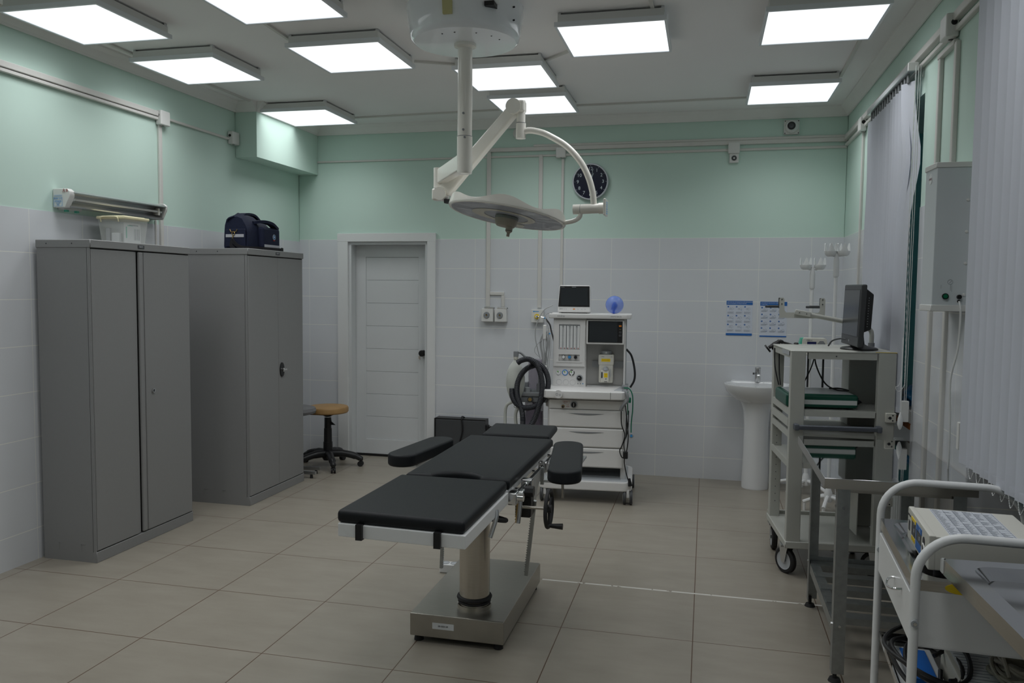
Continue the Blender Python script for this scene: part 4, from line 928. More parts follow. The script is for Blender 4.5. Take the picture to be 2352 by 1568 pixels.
# corrugated hoses
def hose(pts,r=.0185,k=3): return mbs(hosem).tube(cat(pts,k*5),r,12,ridge=.075)
def dense(pts,step=.0045):
    c=cat(pts,40); out=[c[0]]; 
    for p in c:
        if (p-out[-1]).length>=step: out.append(p)
    return out
def chose(pts,r=.0205): return mbs(hosem).tube(dense(pts,.0038),r,14,ridge=.055)
part('corrugated_hose',chose([(-.565,.02,.995),(-.535,.02,1.015),(-.48,.02,1.025),(-.42,.02,.99),(-.385,.02,.90),(-.375,.02,.80),(-.395,.02,.69),(-.43,.02,.58),(-.48,.0,.48),(-.50,.0,.40)]),bs)
part('corrugated_hose',chose([(-.47,.055,1.01),(-.42,.055,.995),(-.365,.05,.95),(-.335,.05,.87),(-.345,.05,.78),(-.39,.045,.70),(-.45,.035,.665),(-.52,.03,.66),(-.575,.04,.69),(-.605,.05,.74),(-.61,.06,.80)]),bs)
part('corrugated_hose',chose([(-.43,.075,.98),(-.50,.07,.95),(-.55,.06,.89),(-.57,.05,.82),(-.565,.04,.74),(-.535,.03,.66),(-.52,.02,.58),(-.52,.01,.40)]),bs)
b=mbs(bagm).tube(cat([(-.60,.06,.70),(-.655,.08,.66),(-.665,.09,.55),(-.655,.09,.36)],8),.012,10).tube(cat([(-.56,.08,.66),(-.585,.09,.60),(-.58,.09,.50),(-.575,.09,.36)],8),.013,10); part('clear_tube',b,bs)
# leads hanging on the left of the body
b=mb(cableg)
b.tube(cat([(-.285,.25,1.46),(-.35,.22,1.42),(-.40,.20,1.32),(-.41,.19,1.22),(-.39,.19,1.12),(-.37,.19,1.05)],8),.0035,6)
b.tube(cat([(-.29,.25,1.40),(-.325,.22,1.395),(-.335,.21,1.36),(-.31,.20,1.27),(-.305,.19,1.10)],8),.003,6)
random.seed(3)
for k in range(9):
    x=-.345+.045*random.random(); w=.02+.02*random.random()
    b.tube(cat([(x,.19,1.26),(x-w*.8,.185,1.18),(x-w*.4,.18,1.08),(x,.18,.99-.04*random.random()),(x+.012,.185,1.07),(x+w*.6,.19,1.17),(x+.008,.19,1.25)],6),.0022,5)
b.tube(cat([(-.33,.185,1.22),(-.40,.18,1.15),(-.41,.18,1.10),(-.37,.18,1.06)],8),.0022,5)
b.use(plastic).rbox(-.335,-.315,.17,.19,.95,1.0,.005).rbox(-.35,-.325,.175,.195,1.20,1.31,.006); b.use(bluei).cyl((-.298,.18,1.245),(-.298,.172,1.245),.006,n=10); part('monitor_leads',b,t)
# right side hoses and leads
b=mb(cableb).tube(cat([(.28,.30,1.13),(.32,.29,1.08),(.345,.28,.98),(.345,.27,.90),(.315,.26,.84)],8),.008,8); part('black_side_hose',b,t)
b=mb(greenc).tube(cat([(.27,.10,.855),(.31,.09,.850),(.335,.08,.80),(.338,.07,.70),(.33,.06,.60),(.33,.05,.53)],8),.0045,7).tube(cat([(.30,.08,.83),(.30,.06,.74),(.305,.06,.66)],6),.004,6); b.rbox(.305,.325,.05,.07,.75,.79,.005); part('green_lead',b,t)
b=mb(mgrey).tube(cat([(.265,.03,.84),(.29,0,.83),(.30,-.01,.78),(.27,-.01,.74),(.25,0,.70)],6),.012,8); part('grey_hose_bundle',b,t)
b=mb(cableb)
b.tube(cat([(.255,.0,.72),(.26,-.01,.60),(.285,-.01,.52),(.265,-.01,.44),(.25,0,.40),(.27,0,.35),(.30,0,.38)],8),.0042,6).tube(cat([(.285,.0,.74),(.30,-.01,.62),(.31,-.01,.50),(.30,-.01,.40),(.285,-.01,.33),(.30,-.01,.24),(.325,-.01,.16)],8),.0042,6).tube(cat([(.31,.0,.70),(.305,0,.55),(.28,0,.46),(.29,0,.38)],8),.0035,6)
b.rbox(.275,.31,-.02,.005,.345,.40,.006).tube([(.322,-.01,.20),(.332,-.01,.145)],[.010,.016],8); part('black_leads',b,t)
b=mb(machine2).ring((.332,.03,.51),.014,.004,(0,1,0),18,6); b.use(bluei).cyl((.332,.03,.51),(.332,.022,.51),.009,n=14); part('lead_clip',b,t)
# ---- patient monitor
mw=INV  # noqa
def onmach(x,y,z): return Matrix.Translation((-.808,2.22,0)) @ Matrix.Rotation(radians(4.6),4,'Z') @ Vector((x,y,z))
p=onmach(-.124,.30,1.399)
t=thing('patient_monitor','small patient monitor with a black screen in a white frame on the machine shelf','monitor',p,radians(4.6),local=True)
b=MB(); b.M=Matrix.Rotation(radians(-6),4,'X'); b.use(machine).prism([(-.128,.005),(.128,.005),(.122,.215),(-.118,.215)],-.02,.06,'y',.014,3); mbod=part('monitor_case',b,t)
b=MB(); b.M=Matrix.Rotation(radians(-6),4,'X'); b.use(black).prism([(-.122,.048),(.120,.048),(.115,.208),(-.111,.208)],-.0225,-.0195,'y',.001,1); b.use(screen).box(-.102,.104,-.0235,-.0222,.060,.192); b.use(lgrey).box(-.02,.012,-.0232,-.0222,.198,.201).text('mindray',.008,b.M@Matrix.Identity(4) if False else facing(-.09,-.0235,.199),.0002); part('monitor_screen',b,mbod)
b=MB(); b.M=Matrix.Rotation(radians(-6),4,'X'); b.use(orange).rbox(-.008,.008,-.0222,-.0195,.026,.034,.002,1); b.use(lgrey)
for x in (.03,.06,.085,-.075,-.06): b.box(x-.005,x+.005,-.0215,-.0198,.028,.031)
b.use(dgrey).text('uMEC10',.008,facing(-.10,-.021,.030),.0002); part('monitor_button',b,mbod)
b=mb(dgrey).box(-.10,.10,.0,.05,.0,.006); part('monitor_foot',b,t)
# ---- blue breathing mask
p=onmach(.185,.265,1.399)
t=thing('breathing_mask','round transparent blue breathing mask lying on the machine shelf','mask',p,radians(4.6),local=True)
b=MB(); b.use(mblue).lathe([(.060,.016),(.067,.010),(.069,.002),(.067,-.008),(.060,-.022),(.046,-.036),(.026,-.045),(0,-.048)],(0,.01,.069),40,(0,1,.08)); part('mask_cushion',b,t)
b=MB(); b.M=Matrix.Translation((0,.02,0)); b.use(mblue2).lathe([(.022,-.004),(.020,.004),(.012,.02)],(0,0,.062),24,(0,-1,.1)).ball((.0,-.01,.075),.013,.012,.016,12,8).rbox(-.026,.014,-.022,-.005,.030,.044,.005).tube([(-.022,-.012,.044),(.0,-.012,.075),(.014,-.012,.046)],.005,6).rbox(-.014,.004,-.018,.0,.002,.030,.003); part('mask_connector',b,t)

# ================================================================ GAS OUTLETS
def outlet(x,label,yel=False):
    t=thing('gas_outlet',label,'gas outlet',(x,YB,1.292),0,'medical gas outlets on the back wall')
    b=mb(plastic).rbox(x-.053,x+.053,YB-.055,YB,1.292,1.405,.004,2)
    if yel: b.use(bluei).box(x-.025,x+.015,YB-.0558,YB-.0552,1.385,1.391).cyl((x-.03,YB-.055,1.388),(x-.03,YB-.056,1.388),.006,n=12)
    bb=part('outlet_box',b,t)
    if yel:
        b=mb(yellow).cyl((x,YB-.055,1.345),(x,YB-.070,1.345),.022,n=28); b.use(plastic).cyl((x,YB-.07,1.345),(x,YB-.082,1.345),.012,n=20); part('yellow_socket',b,bb,label='yellow round gas socket')
        b=mb(chrome).tube(cat([(x,YB-.08,1.345),(x+.03,YB-.10,1.345),(x+.07,YB-.10,1.338)],5),.005,8); b.use(bluei).tube(cat([(x+.07,YB-.10,1.338),(x+.09,YB-.10,1.325)],3),.006,8); b.use(cableb).tube(cat([(x+.085,YB-.10,1.328),(x+.125,YB-.12,1.28),(x+.15,YB-.18,1.23),(x+.19,YB-.25,1.14)],6),.007,8); part('gas_hose',b,bb)
    else:
        b=mb(dgrey).cyl((x-.004,YB-.055,1.35),(x-.004,YB-.062,1.35),.027,n=28); b.use(lgrey).ring((x-.004,YB-.062,1.35),.022,.003,(0,1,0),24,6).ring((x-.004,YB-.063,1.35),.013,.003,(0,1,0),20,6); b.use(brass).cyl((x-.004,YB-.06,1.35),(x-.004,YB-.066,1.35),.006,n=12); part('round_socket',b,bb)
        b=mb(chrome).cyl((x-.03,YB-.045,1.414),(x+.058,YB-.045,1.412),.008,n=16); b.use(mgrey).cyl((x+.058,YB-.045,1.412),(x+.066,YB-.045,1.412),.005,n=10); part('chrome_bar',b,bb)
    return t
outlet(-1.842,'left one of the two white gas outlets right of the door'); outlet(-1.722,'right one of the two white gas outlets right of the door'); outlet(-1.392,'white gas outlet with a yellow socket and hose beside the machine',True)

# ================================================================ POSTERS
def poster(x0,x1,z0,z1,title,rows,label):
    t=thing('poster',label,'poster',((x0+x1)/2,YB,z0),0,'blue and white handwashing posters')
    part('sheet',mb(posterp).box(x0,x1,YB-.0025,YB+.001,z0,z1),t)
    w=x1-x0; b=mb(pblue).box(x0,x1,YB-.0035,YB-.0025,z1-.033,z1).box(x0,x1,YB-.0035,YB-.0025,z0+(0.0),z0+(.018 if rows==3 else .010)); hd=part('blue_band',b,t)
    b=mb(paper)
    for k,s_ in enumerate(title): b.text(s_,.0095,facing(x0+.007,YB-.0036,z1-.011-k*.012),.0002,'LEFT')
    part('poster_title',b,t)
    b=MB(); H=(z1-.04)-(z0+.025); rh=H/rows
    for r in range(rows):
        for c in range(3):
            cx_=x0+.012+c*w*.32; cz_=z1-.043-r*rh
            b.use(pblue).cyl((cx_+.003,YB-.002,cz_-.006),(cx_+.003,YB-.0033,cz_-.006),.0065,n=14); b.use(paper).text(str(r*3+c+1),.008,facing(cx_+.003,YB-.0034,cz_-.006),.0002)
            b.use(mat('sketch ink',(.26,.28,.33),.6))
            ox,oz=cx_+.028,cz_-.022; sd=r*3+c
            pts=cat([(ox-.016,YB-.0028,oz-.008+.003*sin(sd)),(ox-.008,YB-.0028,oz+.006+.003*cos(sd*2)),(ox,YB-.0028,oz-.002),(ox+.006,YB-.0028,oz+.010),(ox+.014,YB-.0028,oz+.004),(ox+.018,YB-.0028,oz-.008)],4); b.tube(pts,.0007,4)
            b.tube(cat([(ox-.012,YB-.0028,oz-.010),(ox-.004,YB-.0028,oz-.003),(ox+.004,YB-.0028,oz-.011+.004*sin(sd*3)),(ox+.011,YB-.0028,oz-.004)],4),.0007,4)
            if sd%2: b.use(mat('sketch blue',(.12,.32,.58),.6)).tube(cat([(ox+.008,YB-.0028,oz-.006),(ox+.016,YB-.0028,oz-.012),(ox+.012,YB-.0028,oz-.016)],3),.0009,4)
            b.use(mat('sketch ink',(.26,.28,.33),.6))
            for l in range(3 if rows==4 else 4): b.box(cx_-.003,cx_+.05-(l%3)*.006,YB-.003,YB-.0026,cz_-rh+.020-l*.0045+.004,cz_-rh+.0215-l*.0045+.004)
    part('step_pictures',b,t)
poster(.197,.405,1.216,1.502,('АЛГОРИТМ ГИГИЕНИЧЕСКОЙ ОБРАБОТКИ','РУК КОЖНЫМ АНТИСЕПТИКОМ'),3,'handwashing poster with three rows of steps, the left of the two')
poster(.465,.675,1.210,1.498,('АЛГОРИТМ МЫТЬЯ РУК ОБЫЧНЫМ','С МЫЛОМ'),4,'handwashing poster with four rows of steps, behind the bracket')

# ================================================================ SINK
t=thing('pedestal_sink','white porcelain pedestal sink with a chrome tap under the posters','sink',(.45,3.03,0))
b=mb(porc); prof_top=.835
def basin(b,cx,cy,sx,sy,z0,z1,n=48):
    prof=[(.10,z0-.0),(.35,z0+.015),(.70,z0+.055),(.93,z0+.115),(1.0,z1-.012),(.99,z1),(.95,z1+.002),(.84,z1-.006),(.74,z1-.05),(.45,z1-.10),(.10,z1-.115)]
    vs=[]
    for rr,z in prof:
        for i in range(n):
            a=2*pi*i/n; x=cos(a); y=sin(a); y=y if y<0 else y*.72
            vs.append((cx+sx*rr*x,cy+sy*rr*y,z))
    b.add(vs,[[k*n+i,k*n+(i+1)%n,(k+1)*n+(i+1)%n,(k+1)*n+i] for k in range(len(prof)-1) for i in range(n)],True); b.add(vs[:n],[list(range(n))[::-1]]); b.add(vs[-n:],[list(range(n))])
basin(b,.455,3.06,.268,.245,.665,.842); b.rbox(.24,.67,3.15,3.262,.775,.850,.02,3); bs_=part('basin',b,t)
b=mb(porc).lathe([(.105,0),(.107,.01),(.098,.30),(.096,.50),(.105,.62),(.13,.70)],(.45,3.07,0),40,sx=1,sy=1.05); part('pedestal',b,t)
b=mb(chrome).cyl((.455,3.17,.845),(.455,3.17,.955),.023,n=24).tube([(.455,3.16,.915),(.455,3.07,.905)],.014,12).cyl((.455,3.075,.905),(.455,3.07,.885),.011,n=12).rbox(.437,.473,3.10,3.18,.957,.972,.005,2).cyl((.455,3.17,.95),(.455,3.17,.965),.024,n=24); b.use(dgrey).cyl((.43,3.15,.915),(.415,3.15,.915),.008,n=10); part('tap',b,bs_)
b=mb(cableg).tube(cat([(.58,3.20,.55),(.60,3.18,.40),(.61,3.15,.30),(.59,3.18,.15)],6),.006,8); b.use(brass).cyl((.57,3.2,.45),(.61,3.17,.48),.008,n=8); b.use(plastic).cyl((.60,3.17,.02),(.60,3.17,.36),.022,n=14); b.use(pblue).cyl((.60,3.147,.22),(.60,3.14,.22),.008,n=10); part('supply_pipe',b,t)

# ================================================================ INFUSION STANDS
def stand(x,y,h,label,sp,rot,fr=.26):
    t=thing('infusion_stand',label,'stand',(x,y,0),0,'white infusion stands in the far corner')
    part('pole',mb(whitep).cyl((x,y,.10),(x,y,h-.12),.0125,n=16).cyl((x,y,.1),(x,y,.55),.016,n=16),t)
    b=mb(mat('translucent holder',(.72,.73,.73),.35,alpha=.8)).lathe([(.014,h-.22),(.020,h-.21),(.020,h-.10),(.015,h-.08),(.012,h-.05)],(x,y,0),20); part('pole_clamp',b,t)
    b=mb(whitep).lathe([(.028,.075),(.032,.09),(.028,.14),(.018,.17)],(x,y,0),20); part('hub',b,t)
    for k in range(5):
        a=rot+k*2*pi/5; b=mb(whitep).tube(cat([(x,y,.115),(x+fr*.46*cos(a),y+fr*.46*sin(a),.10),(x+fr*cos(a),y+fr*sin(a),.062)],5),.0135,8); b.cyl((x+(fr-.01)*cos(a),y+(fr-.01)*sin(a),.06),(x+(fr-.01)*cos(a),y+(fr-.01)*sin(a),.0),.012,.010,n=12); part('foot',b,t)
    for (dx,dy) in sp:
        b=mb(whitep).lathe([(.02,h-.072),(.034,h-.064),(.042,h-.048),(.044,h-.034),(.040,h-.034),(.036,h-.050),(.02,h-.062)],(x+dx,y+dy,0),28,caps=False)
        for k in range(3):
            a=k*2*pi/3+.5; q=[]
            M_=Matrix.Translation((x+dx,y+dy,h)) @ Matrix.Rotation(a,4,'Z'); b.M=M_
            vs=[]; 
            for i in range(7):
                u=-.62+1.24*i/6; 
                for z,s_ in ((-.036,1.0),(-.012+.034*cos(u*2.4),.55)): 
                    vs.append((.0435*cos(u*s_),.0435*sin(u*s_),z)); 
            vo=[(v[0]*.93,v[1]*.93,v[2]) for v in vs]
            m_=len(vs); fs=[[2*i,2*i+2,2*i+3,2*i+1] for i in range(6)]
            b.add(vs+vo,fs+[[m_+j for j in f[::-1]] for f in fs]+[[2*i+1,2*i+3,m_+2*i+3,m_+2*i+1] for i in range(6)]+[[0,1,m_+1,m_],[12,m_+12,m_+13,13]],True); b.M=None
        b.tube([(x,y,h-.06),(x+dx*.6,y+dy*.6,h-.068)],.009,8); part('bottle_cup',b,t)
stand(.822,2.93,1.822,'lower white infusion stand with two bottle cups, left of its taller twin',[(-.050,0),(.052,0)],.3)
stand(.922,2.45,1.905,'taller white infusion stand with bottle cups beside the window blind',[(-.038,.01),(.045,-.01),(.0,.04)],pi/5,.17)
# infusion pump on the left stand
t=thing('infusion_pump','cream infusion pump with mint green edges clamped to the lower infusion stand','pump',(.835,2.86,1.09))
b=mb(cream).prism([(.745,1.100),(.945,1.100),(.925,1.222),(.915,1.232),(.760,1.232),(.750,1.222)],2.80,2.905,'y',.006,2); pb=part('pump_case',b,t)
b=mb(mint).prism([(.708,1.10),(.748,1.10),(.765,1.232),(.742,1.230)],2.81,2.90,'y',.003,1).box(.86,.90,2.82,2.90,1.088,1.10); part('pump_edge',b,pb)
b=mb(mat('navy display',(.02,.025,.10),.2)).box(.785,.850,2.797,2.801,1.168,1.205); b.use(mgrey).prism([(.858,1.12),(.915,1.12),(.915,1.19),(.900,1.212),(.875,1.212),(.858,1.19)],2.797,2.801,'y'); b.use(lgrey)
for k in range(3):
    for j in range(3): b.cyl((.872+k*.015,2.7975,1.14+j*.018),(.872+k*.015,2.7955,1.14+j*.018),.004,n=8)
b.use(inkd).text('LINEA 2.0',.010,facing(.80,2.7985,1.216),.0003); part('pump_panel',b,pb)
part('pump_clamp',mb(dgrey).rbox(.80,.84,2.90,2.945,1.13,1.19,.006),pb)
# ================================================================ EQUIPMENT RACK (local frame, near left corner at the origin)
RK=Vector((.493,.950,0)); RA=radians(5.5)
RM=Matrix.Translation(RK) @ Matrix.Rotation(RA,4,'Z')
t=thing('equipment_rack','tall cream-grey endoscopy rack on big castors holding a black monitor by the window','rack',RK,RA,local=True)
w,dp,ht=.545,.575,1.262
for q in ((.0,.077,.0,.045),(w-.092,w,.0,.045),(0,.06,dp-.06,dp),(w-.09,w,dp-.05,dp)):
    b=mb(rackm).rbox(*q,.165,ht-.003,.006,2)
    if q[2]>.3 and q[0]<.1:
        b.use(dgrey)
        for k in range(12): b.cyl((.030,dp-.0605,.30+k*.045),(.030,dp-.058,.30+k*.045),.003,n=6)
    part('post',b,t)
b=mb(rackm).rbox(-.002,w+.002,.0,dp,ht-.010,ht,.003,1).box(.09,w-.1,.004,.012,ht-.045,ht-.005).box(0.002,.012,.04,dp-.05,ht-.045,ht-.005).box(w-.012,w-.002,.04,dp-.05,ht-.045,ht-.005); b.use(yellow).box(w-.11,w,.0,.003,ht-.006,ht-.001).use(dgrey).cyl((.235,.0035,ht-.028),(.235,.002,ht-.028),.004,n=8).use(lgrey).box(-.0035,-.002,.05,.25,ht-.030,ht-.008); part('top_panel',b,t)
for z,th in ((.903,.032),(.780,.025),(.615,.028)):
    b=mb(rackm).box(.01,w-.01,.012,dp-.02,z+th-.006,z+th).box(.08,w-.1,.004,.014,z,z+th).box(.0,.012,.04,dp-.05,z,z+th+.008).box(w-.012,w,.04,dp-.05,z,z+th); part('shelf',b,t)
b=mb(rackm).box(-.002,.012,.04,dp-.05,.838,.878); part('side_rail',b,t)
b=mb(rackm).rbox(-.004,w+.004,-.004,dp+.02,.165,.205,.004,1).box(0,w,dp,dp+.02,.205,.225); b.use(mgrey).box(.28,.50,.15,.50,.115,.165); part('base_shelf',b,t)
b=mb(rackm).rbox(w-.145,w+.01,dp-.20,dp-.04,.205,ht-.05,.004,1); b.use(cabd)
for k in range(3): b.cyl((w-.146,dp-.17+k*.04,.29),(w-.144,dp-.17+k*.04,.29),.005,n=8)
part('rear_housing',b,t)
b=mb(rackm).box(w-.16,w-.155,.06,dp-.2,.24,.55); b.use(dgrey).box(w-.158,w-.15,.08,.2,.28,.30); part('inner_panel',b,t)
b=mb(mat('handle grey',(.10,.11,.13),.5))
b.rbox(.025,w-.08,-.045,-.022,.834,.860,.009,3); b.rbox(.020,.045,-.047,.002,.830,.864,.006,2).rbox(w-.10,w-.073,-.047,.002,.830,.864,.006,2)
for k in range(3): b.box(.045,w-.10,-.0465,-.044,.838+k*.007,.841+k*.007)
part('push_handle',b,t)
for z in (.910,.455):
    b=MB(); b.M=Matrix.Translation((-.02,0,0)); b.use(cream).rbox(w-.032,w+.022,-.020,.0,z-.026,z+.026,.003,1); b.use(inkd).cyl((w-.010,-.021,z),(w-.010,-.019,z),.008,n=14).cyl((w+.004,-.021,z+.014),(w+.004,-.019,z+.014),.004,n=8).cyl((w+.004,-.021,z-.014),(w+.004,-.019,z-.014),.004,n=8).cyl((w-.02,-.021,z),(w-.02,-.019,z),.002,n=6); part('rack_socket',b,t)
for x,y,a in ((.02,.085,-1.0),(w-.05,.085,-.55),(.03,dp-.06,1.5),(w-.05,dp-.06,1.2)):
    d=Vector((cos(a),sin(a),0)); c=Vector((x,y,.073)); n_=Vector((-d.y,d.x,0))
    b=mb(rubber).lathe([(.052,-.016),(.066,-.016),(.073,-.010),(.073,.010),(.066,.016),(.052,.016)],c,36,n_,caps=False); b.use(lgrey).lathe([(.0,-.010),(.044,-.012),(.053,-.016),(.053,.016),(.044,.012),(0,.010)],c,32,n_,caps=False); b.use(mgrey).cyl(c-n_*.022,c+n_*.022,.009,n=14)
    whl=b
    b=whl.use(alu)
    for s_ in (-1,1):
        p=c+n_*(s_*.022); b.M=Matrix(((d.x,n_.x,0,p.x),(d.y,n_.y,0,p.y),(0,0,1,0),(0,0,0,1))); b.prism([(-.03,.160),(.035,.160),(.012,.062),(-.010,.062)],-.0015,.0015,'y'); b.M=None
    b.box(x-.035,x+.035,y-.035,y+.035,.156,.166); part('castor',b,t)
def rk(x,y,z): return RM @ Vector((x,y,z))
# ---- computer monitor
t=thing('flat_monitor','black flat monitor seen from its side, standing on the rack top','monitor',(.865,1.17,1.262))
SM=Matrix.Translation((.838,1.17,1.262)) @ Matrix.Rotation(radians(3.0)-pi/2,4,'Z')
# screen frame: x to the near side, -y towards the left of the room
b=MB(); b.M=SM @ Matrix.Rotation(radians(-2),4,'X'); b.use(mat('monitor bezel',(.045,.047,.050),.4)).rbox(-.205,.205,-.022,.008,.022,.362,.008,3); mc=part('screen_frame',b,t)
b=MB(); b.M=SM @ Matrix.Rotation(radians(-2),4,'X'); b.use(black).box(-.188,.188,-.0228,-.0215,.075,.335).use(screen).box(-.182,.182,-.0234,-.0226,.080,.330); b.use(lgrey).text('hp',.02,b.M@Matrix.Identity(4) if False else facing(0,-.0235,.05),.0002); part('screen_glass',b,mc)
b=MB(); b.M=SM @ Matrix.Rotation(radians(-2),4,'X'); b.use(black).prism([(.006,.10),(.050,.12),(.052,.31),(.006,.345)],-.16,.17,'x',.006,2); b.use(lgrey)
for k in range(12): b.box(.1705,.1712,.026,.030,.135+k*.014,.138+k*.014)
part('back_housing',b,mc)
b=mb(black).lathe([(.102,0),(.105,.006),(.095,.012),(.05,.020),(.03,.03),(0,.031)],(.872,1.17,1.262),36,sx=.95,sy=1.0).tube([(.875,1.17,1.275),(.868,1.17,1.33),(.862,1.17,1.38)],.028,10); part('stand_foot',b,t)
# ---- camera holder arm
t=thing('holder_arm','cream bent tube arm with a two-eared holder bracket reaching left from the rack','arm',(.99,1.44,1.262))
b=mb(rackm).tube(cat([(.985,1.44,1.262),(.985,1.44,1.335),(.975,1.44,1.362),(.945,1.43,1.378),(.88,1.415,1.398),(.56,1.366,1.460)],6),.0135,10); part('arm_tube',b,t)
part('arm_collar',mb(mgrey).cyl((.985,1.44,1.262),(.985,1.44,1.285),.018),t)
pl=[(.458,1.425),(.712,1.425),(.715,1.43),(.715,1.535),(.708,1.545),(.692,1.545),(.686,1.535),(.686,1.470),(.676,1.458),(.498,1.458),(.488,1.470),(.486,1.535),(.480,1.545),(.464,1.545),(.458,1.535)]
b=mb(rackm).prism(pl,1.385,1.392,'y'); b.M=Matrix.Translation((.59,1.37,1.455)) @ Matrix.Rotation(radians(10),4,'Y'); b.rbox(-.045,.045,-.016,.016,-.015,.015,.003,1); b.M=None; b.use(dgrey)
for x in (.472,.700):
    for z in (1.535,1.508): b.cyl((x,1.3845,z),(x,1.383,z),.004,n=8)
for x in (.570,.610): b.cyl((x,1.3545,1.455-(x-.59)*.17),(x,1.353,1.455-(x-.59)*.17),.003,n=8)
br=part('holder_bracket',b,t)
for x in (.458,.690):
    b=mb(dgrey).rbox(x-.062,x+.003,1.392,1.425,1.484,1.500,.003,1).rbox(x-.004,x+.006,1.392,1.425,1.500,1.545,.003,1).rbox(x-.080,x-.055,1.395,1.42,1.484,1.498,.003,1); part('rubber_clip',b,br)
# ---- black clamp on the rack top
KM=Matrix.Translation((.50,1.515,1.262)) @ Matrix.Scale(.86,4) @ Matrix.Translation((-.50,-1.50,-1.262))
t=thing('clamp_handle','black clamp handle with a round knob at the far left rack corner','clamp',(.47,1.50,1.262))
b=MB(); b.M=KM; b.use(black).tube([(.415,1.50,1.232),(.440,1.50,1.252),(.468,1.50,1.272)],[.020,.022,.018],12).tube(cat([(.46,1.50,1.268),(.475,1.50,1.280),(.50,1.50,1.272),(.565,1.50,1.255)],5),[.016]*5+[.013]*5+[.008]*6,10); part('clamp_body',b,t)
b=MB(); b.M=KM; b.use(black).tube([(.388,1.50,1.222),(.398,1.50,1.230)],[.031,.031],20).tube([(.40,1.50,1.232),(.425,1.50,1.25)],.012,10).ball((.585,1.50,1.264),.018,.02,.012); part('clamp_knob',b,t)
# ---- green unit on the shelf
p=rk(.0,.0,.978)
t=thing('light_source','dark green box unit with a white front stripe on the upper rack shelf','light source',rk(.17,.2,.935),RA)
GM=RM
def G(m): b=MB(); b.M=RM; return b.use(m)
b=G(dgreen).rbox(-.01,.372,.055,.40,.943,1.018,.016,3); gb=part('unit_case',b,t)
b=G(mat('white front stripe',(.55,.57,.56),.4)).box(.075,.364,.0535,.0555,.963,.988); part('front_stripe',b,gb)
b=G(lgrey).box(.02,.35,.08,.37,1.0175,1.0195); part('case_top',b,gb)
b=G(rubber)
for x in (.02,.33): b.cyl((x,.09,.935),(x,.09,.946),.012,n=12)
part('rubber_foot',b,gb)
t=thing('rack_cables','loose black cables lying over the green unit and through the rack','cables',rk(.2,.3,.98),RA)
b=G(cableb)
b.tube(cat([(.185,.30,1.255),(.195,.29,1.16),(.24,.26,1.06),(.30,.24,1.025),(.36,.22,1.025),(.33,.30,1.027),(.27,.28,1.027)],7),.0042,6)
b.tube(cat([(.08,.30,1.25),(.075,.32,1.16),(.10,.30,1.05),(.12,.32,1.023)],6),.0038,6)
b.tube(cat([(.20,.32,1.25),(.18,.33,1.15),(.13,.30,1.05),(.11,.28,1.023)],6),.0035,6)
b.tube(cat([(.365,.15,.98),(.39,.18,.98),(.43,.22,.96),(.43,.30,.95)],5),.005,6)
b.tube(cat([(-.002,.50,1.24),(.0,.48,1.13),(.02,.45,1.022)],5),.0038,6); b.tube(cat([(.025,.5,1.25),(.026,.48,1.10),(.03,.45,1.022)],5),.0038,6)
b.use(dgrey).tube([(.17,.38,1.252),(.17,.38,1.021)],.0055,7).tube([(.255,.38,1.252),(.255,.38,1.021)],.006,7)
b.tube(cat([(.27,.34,1.268),(.29,.33,1.30),(.33,.30,1.315),(.36,.27,1.31)],5),.0045,6)
for k in range(3): b.ring((.42,.33,.945+k*.012),.03-.003*k,.004,(0.2,.1*k,1),20,6)
part('cable_loop',b,t)

# ================================================================ STAINLESS TABLE
TX0,TX1,TY0,TY1,TZ=.512,1.070,-.285,.690,.840
t=thing('steel_worktable','stainless steel worktable with a mirror-like top and galvanised legs in front of the rack','table',((TX0+TX1)/2,.2,0))
b=mb(steelt).rbox(TX0,TX1,TY0,TY1,TZ-.004,TZ,.0015,1); tp=part('table_top',b,t)
part('table_edge',mb(steel).box(TX0,TX0+.012,TY0+.002,TY1-.002,TZ-.042,TZ-.003).box(TX0,TX1,TY0,TY0+.002,TZ-.042,TZ-.003).box(TX0,TX1,TY1-.002,TY1,TZ-.042,TZ-.003).box(TX0+.05,TX1-.04,TY0+.03,TY0+.05,TZ-.060,TZ-.040),tp)
for x,y,sx_,sy_ in ((.565,-.27,1,1),(.565,.57,1,-1),(1.035,-.27,-1,1),(1.035,.57,-1,-1)):
    b=mb(galv).prism([(x,y),(x+sx_*.048,y),(x+sx_*.048,y+sy_*.004),(x+sx_*.004,y+sy_*.004),(x+sx_*.004,y+sy_*.048),(x,y+sy_*.048)],.035,TZ-.042,'z'); b.use(chrome)
    for z in (.235,.72): b.cyl((x+sx_*.024,y-.001*sy_,z),(x+sx_*.024,y-.006*sy_,z),.006,n=6); b.cyl((x,y+sy_*.024,z),(x-.006*sx_,y+sy_*.024,z),.006,n=6)
    lg=part('leg',b,t)
    part('levelling_foot',mb(rubber).cyl((x+sx_*.015,y+sy_*.015,0),(x+sx_*.015,y+sy_*.015,.014),.026,.020).cyl((x+sx_*.015,y+sy_*.015,.014),(x+sx_*.015,y+sy_*.015,.05),.008),lg)
for x,s_ in ((.570,1),(1.030,-1)): part('stringer',mb(galv).prism([(x,.185),(x+s_*.003,.185),(x+s_*.003,.227),(x+s_*.045,.227),(x+s_*.045,.230),(x,.230)],-.26,.56,'y'),t)
for k in range(5): 
    y=-.17+k*.165; part('shelf_slat',mb(galv).prism([(y,.205),(y+.003,.205),(y+.003,.2305),(y+.065,.2305),(y+.065,.234),(y,.234)],.575,1.025,'x'),t)
part('cross_bar',mb(galv).box(.57,1.03,.562,.566,.21,.255),t)

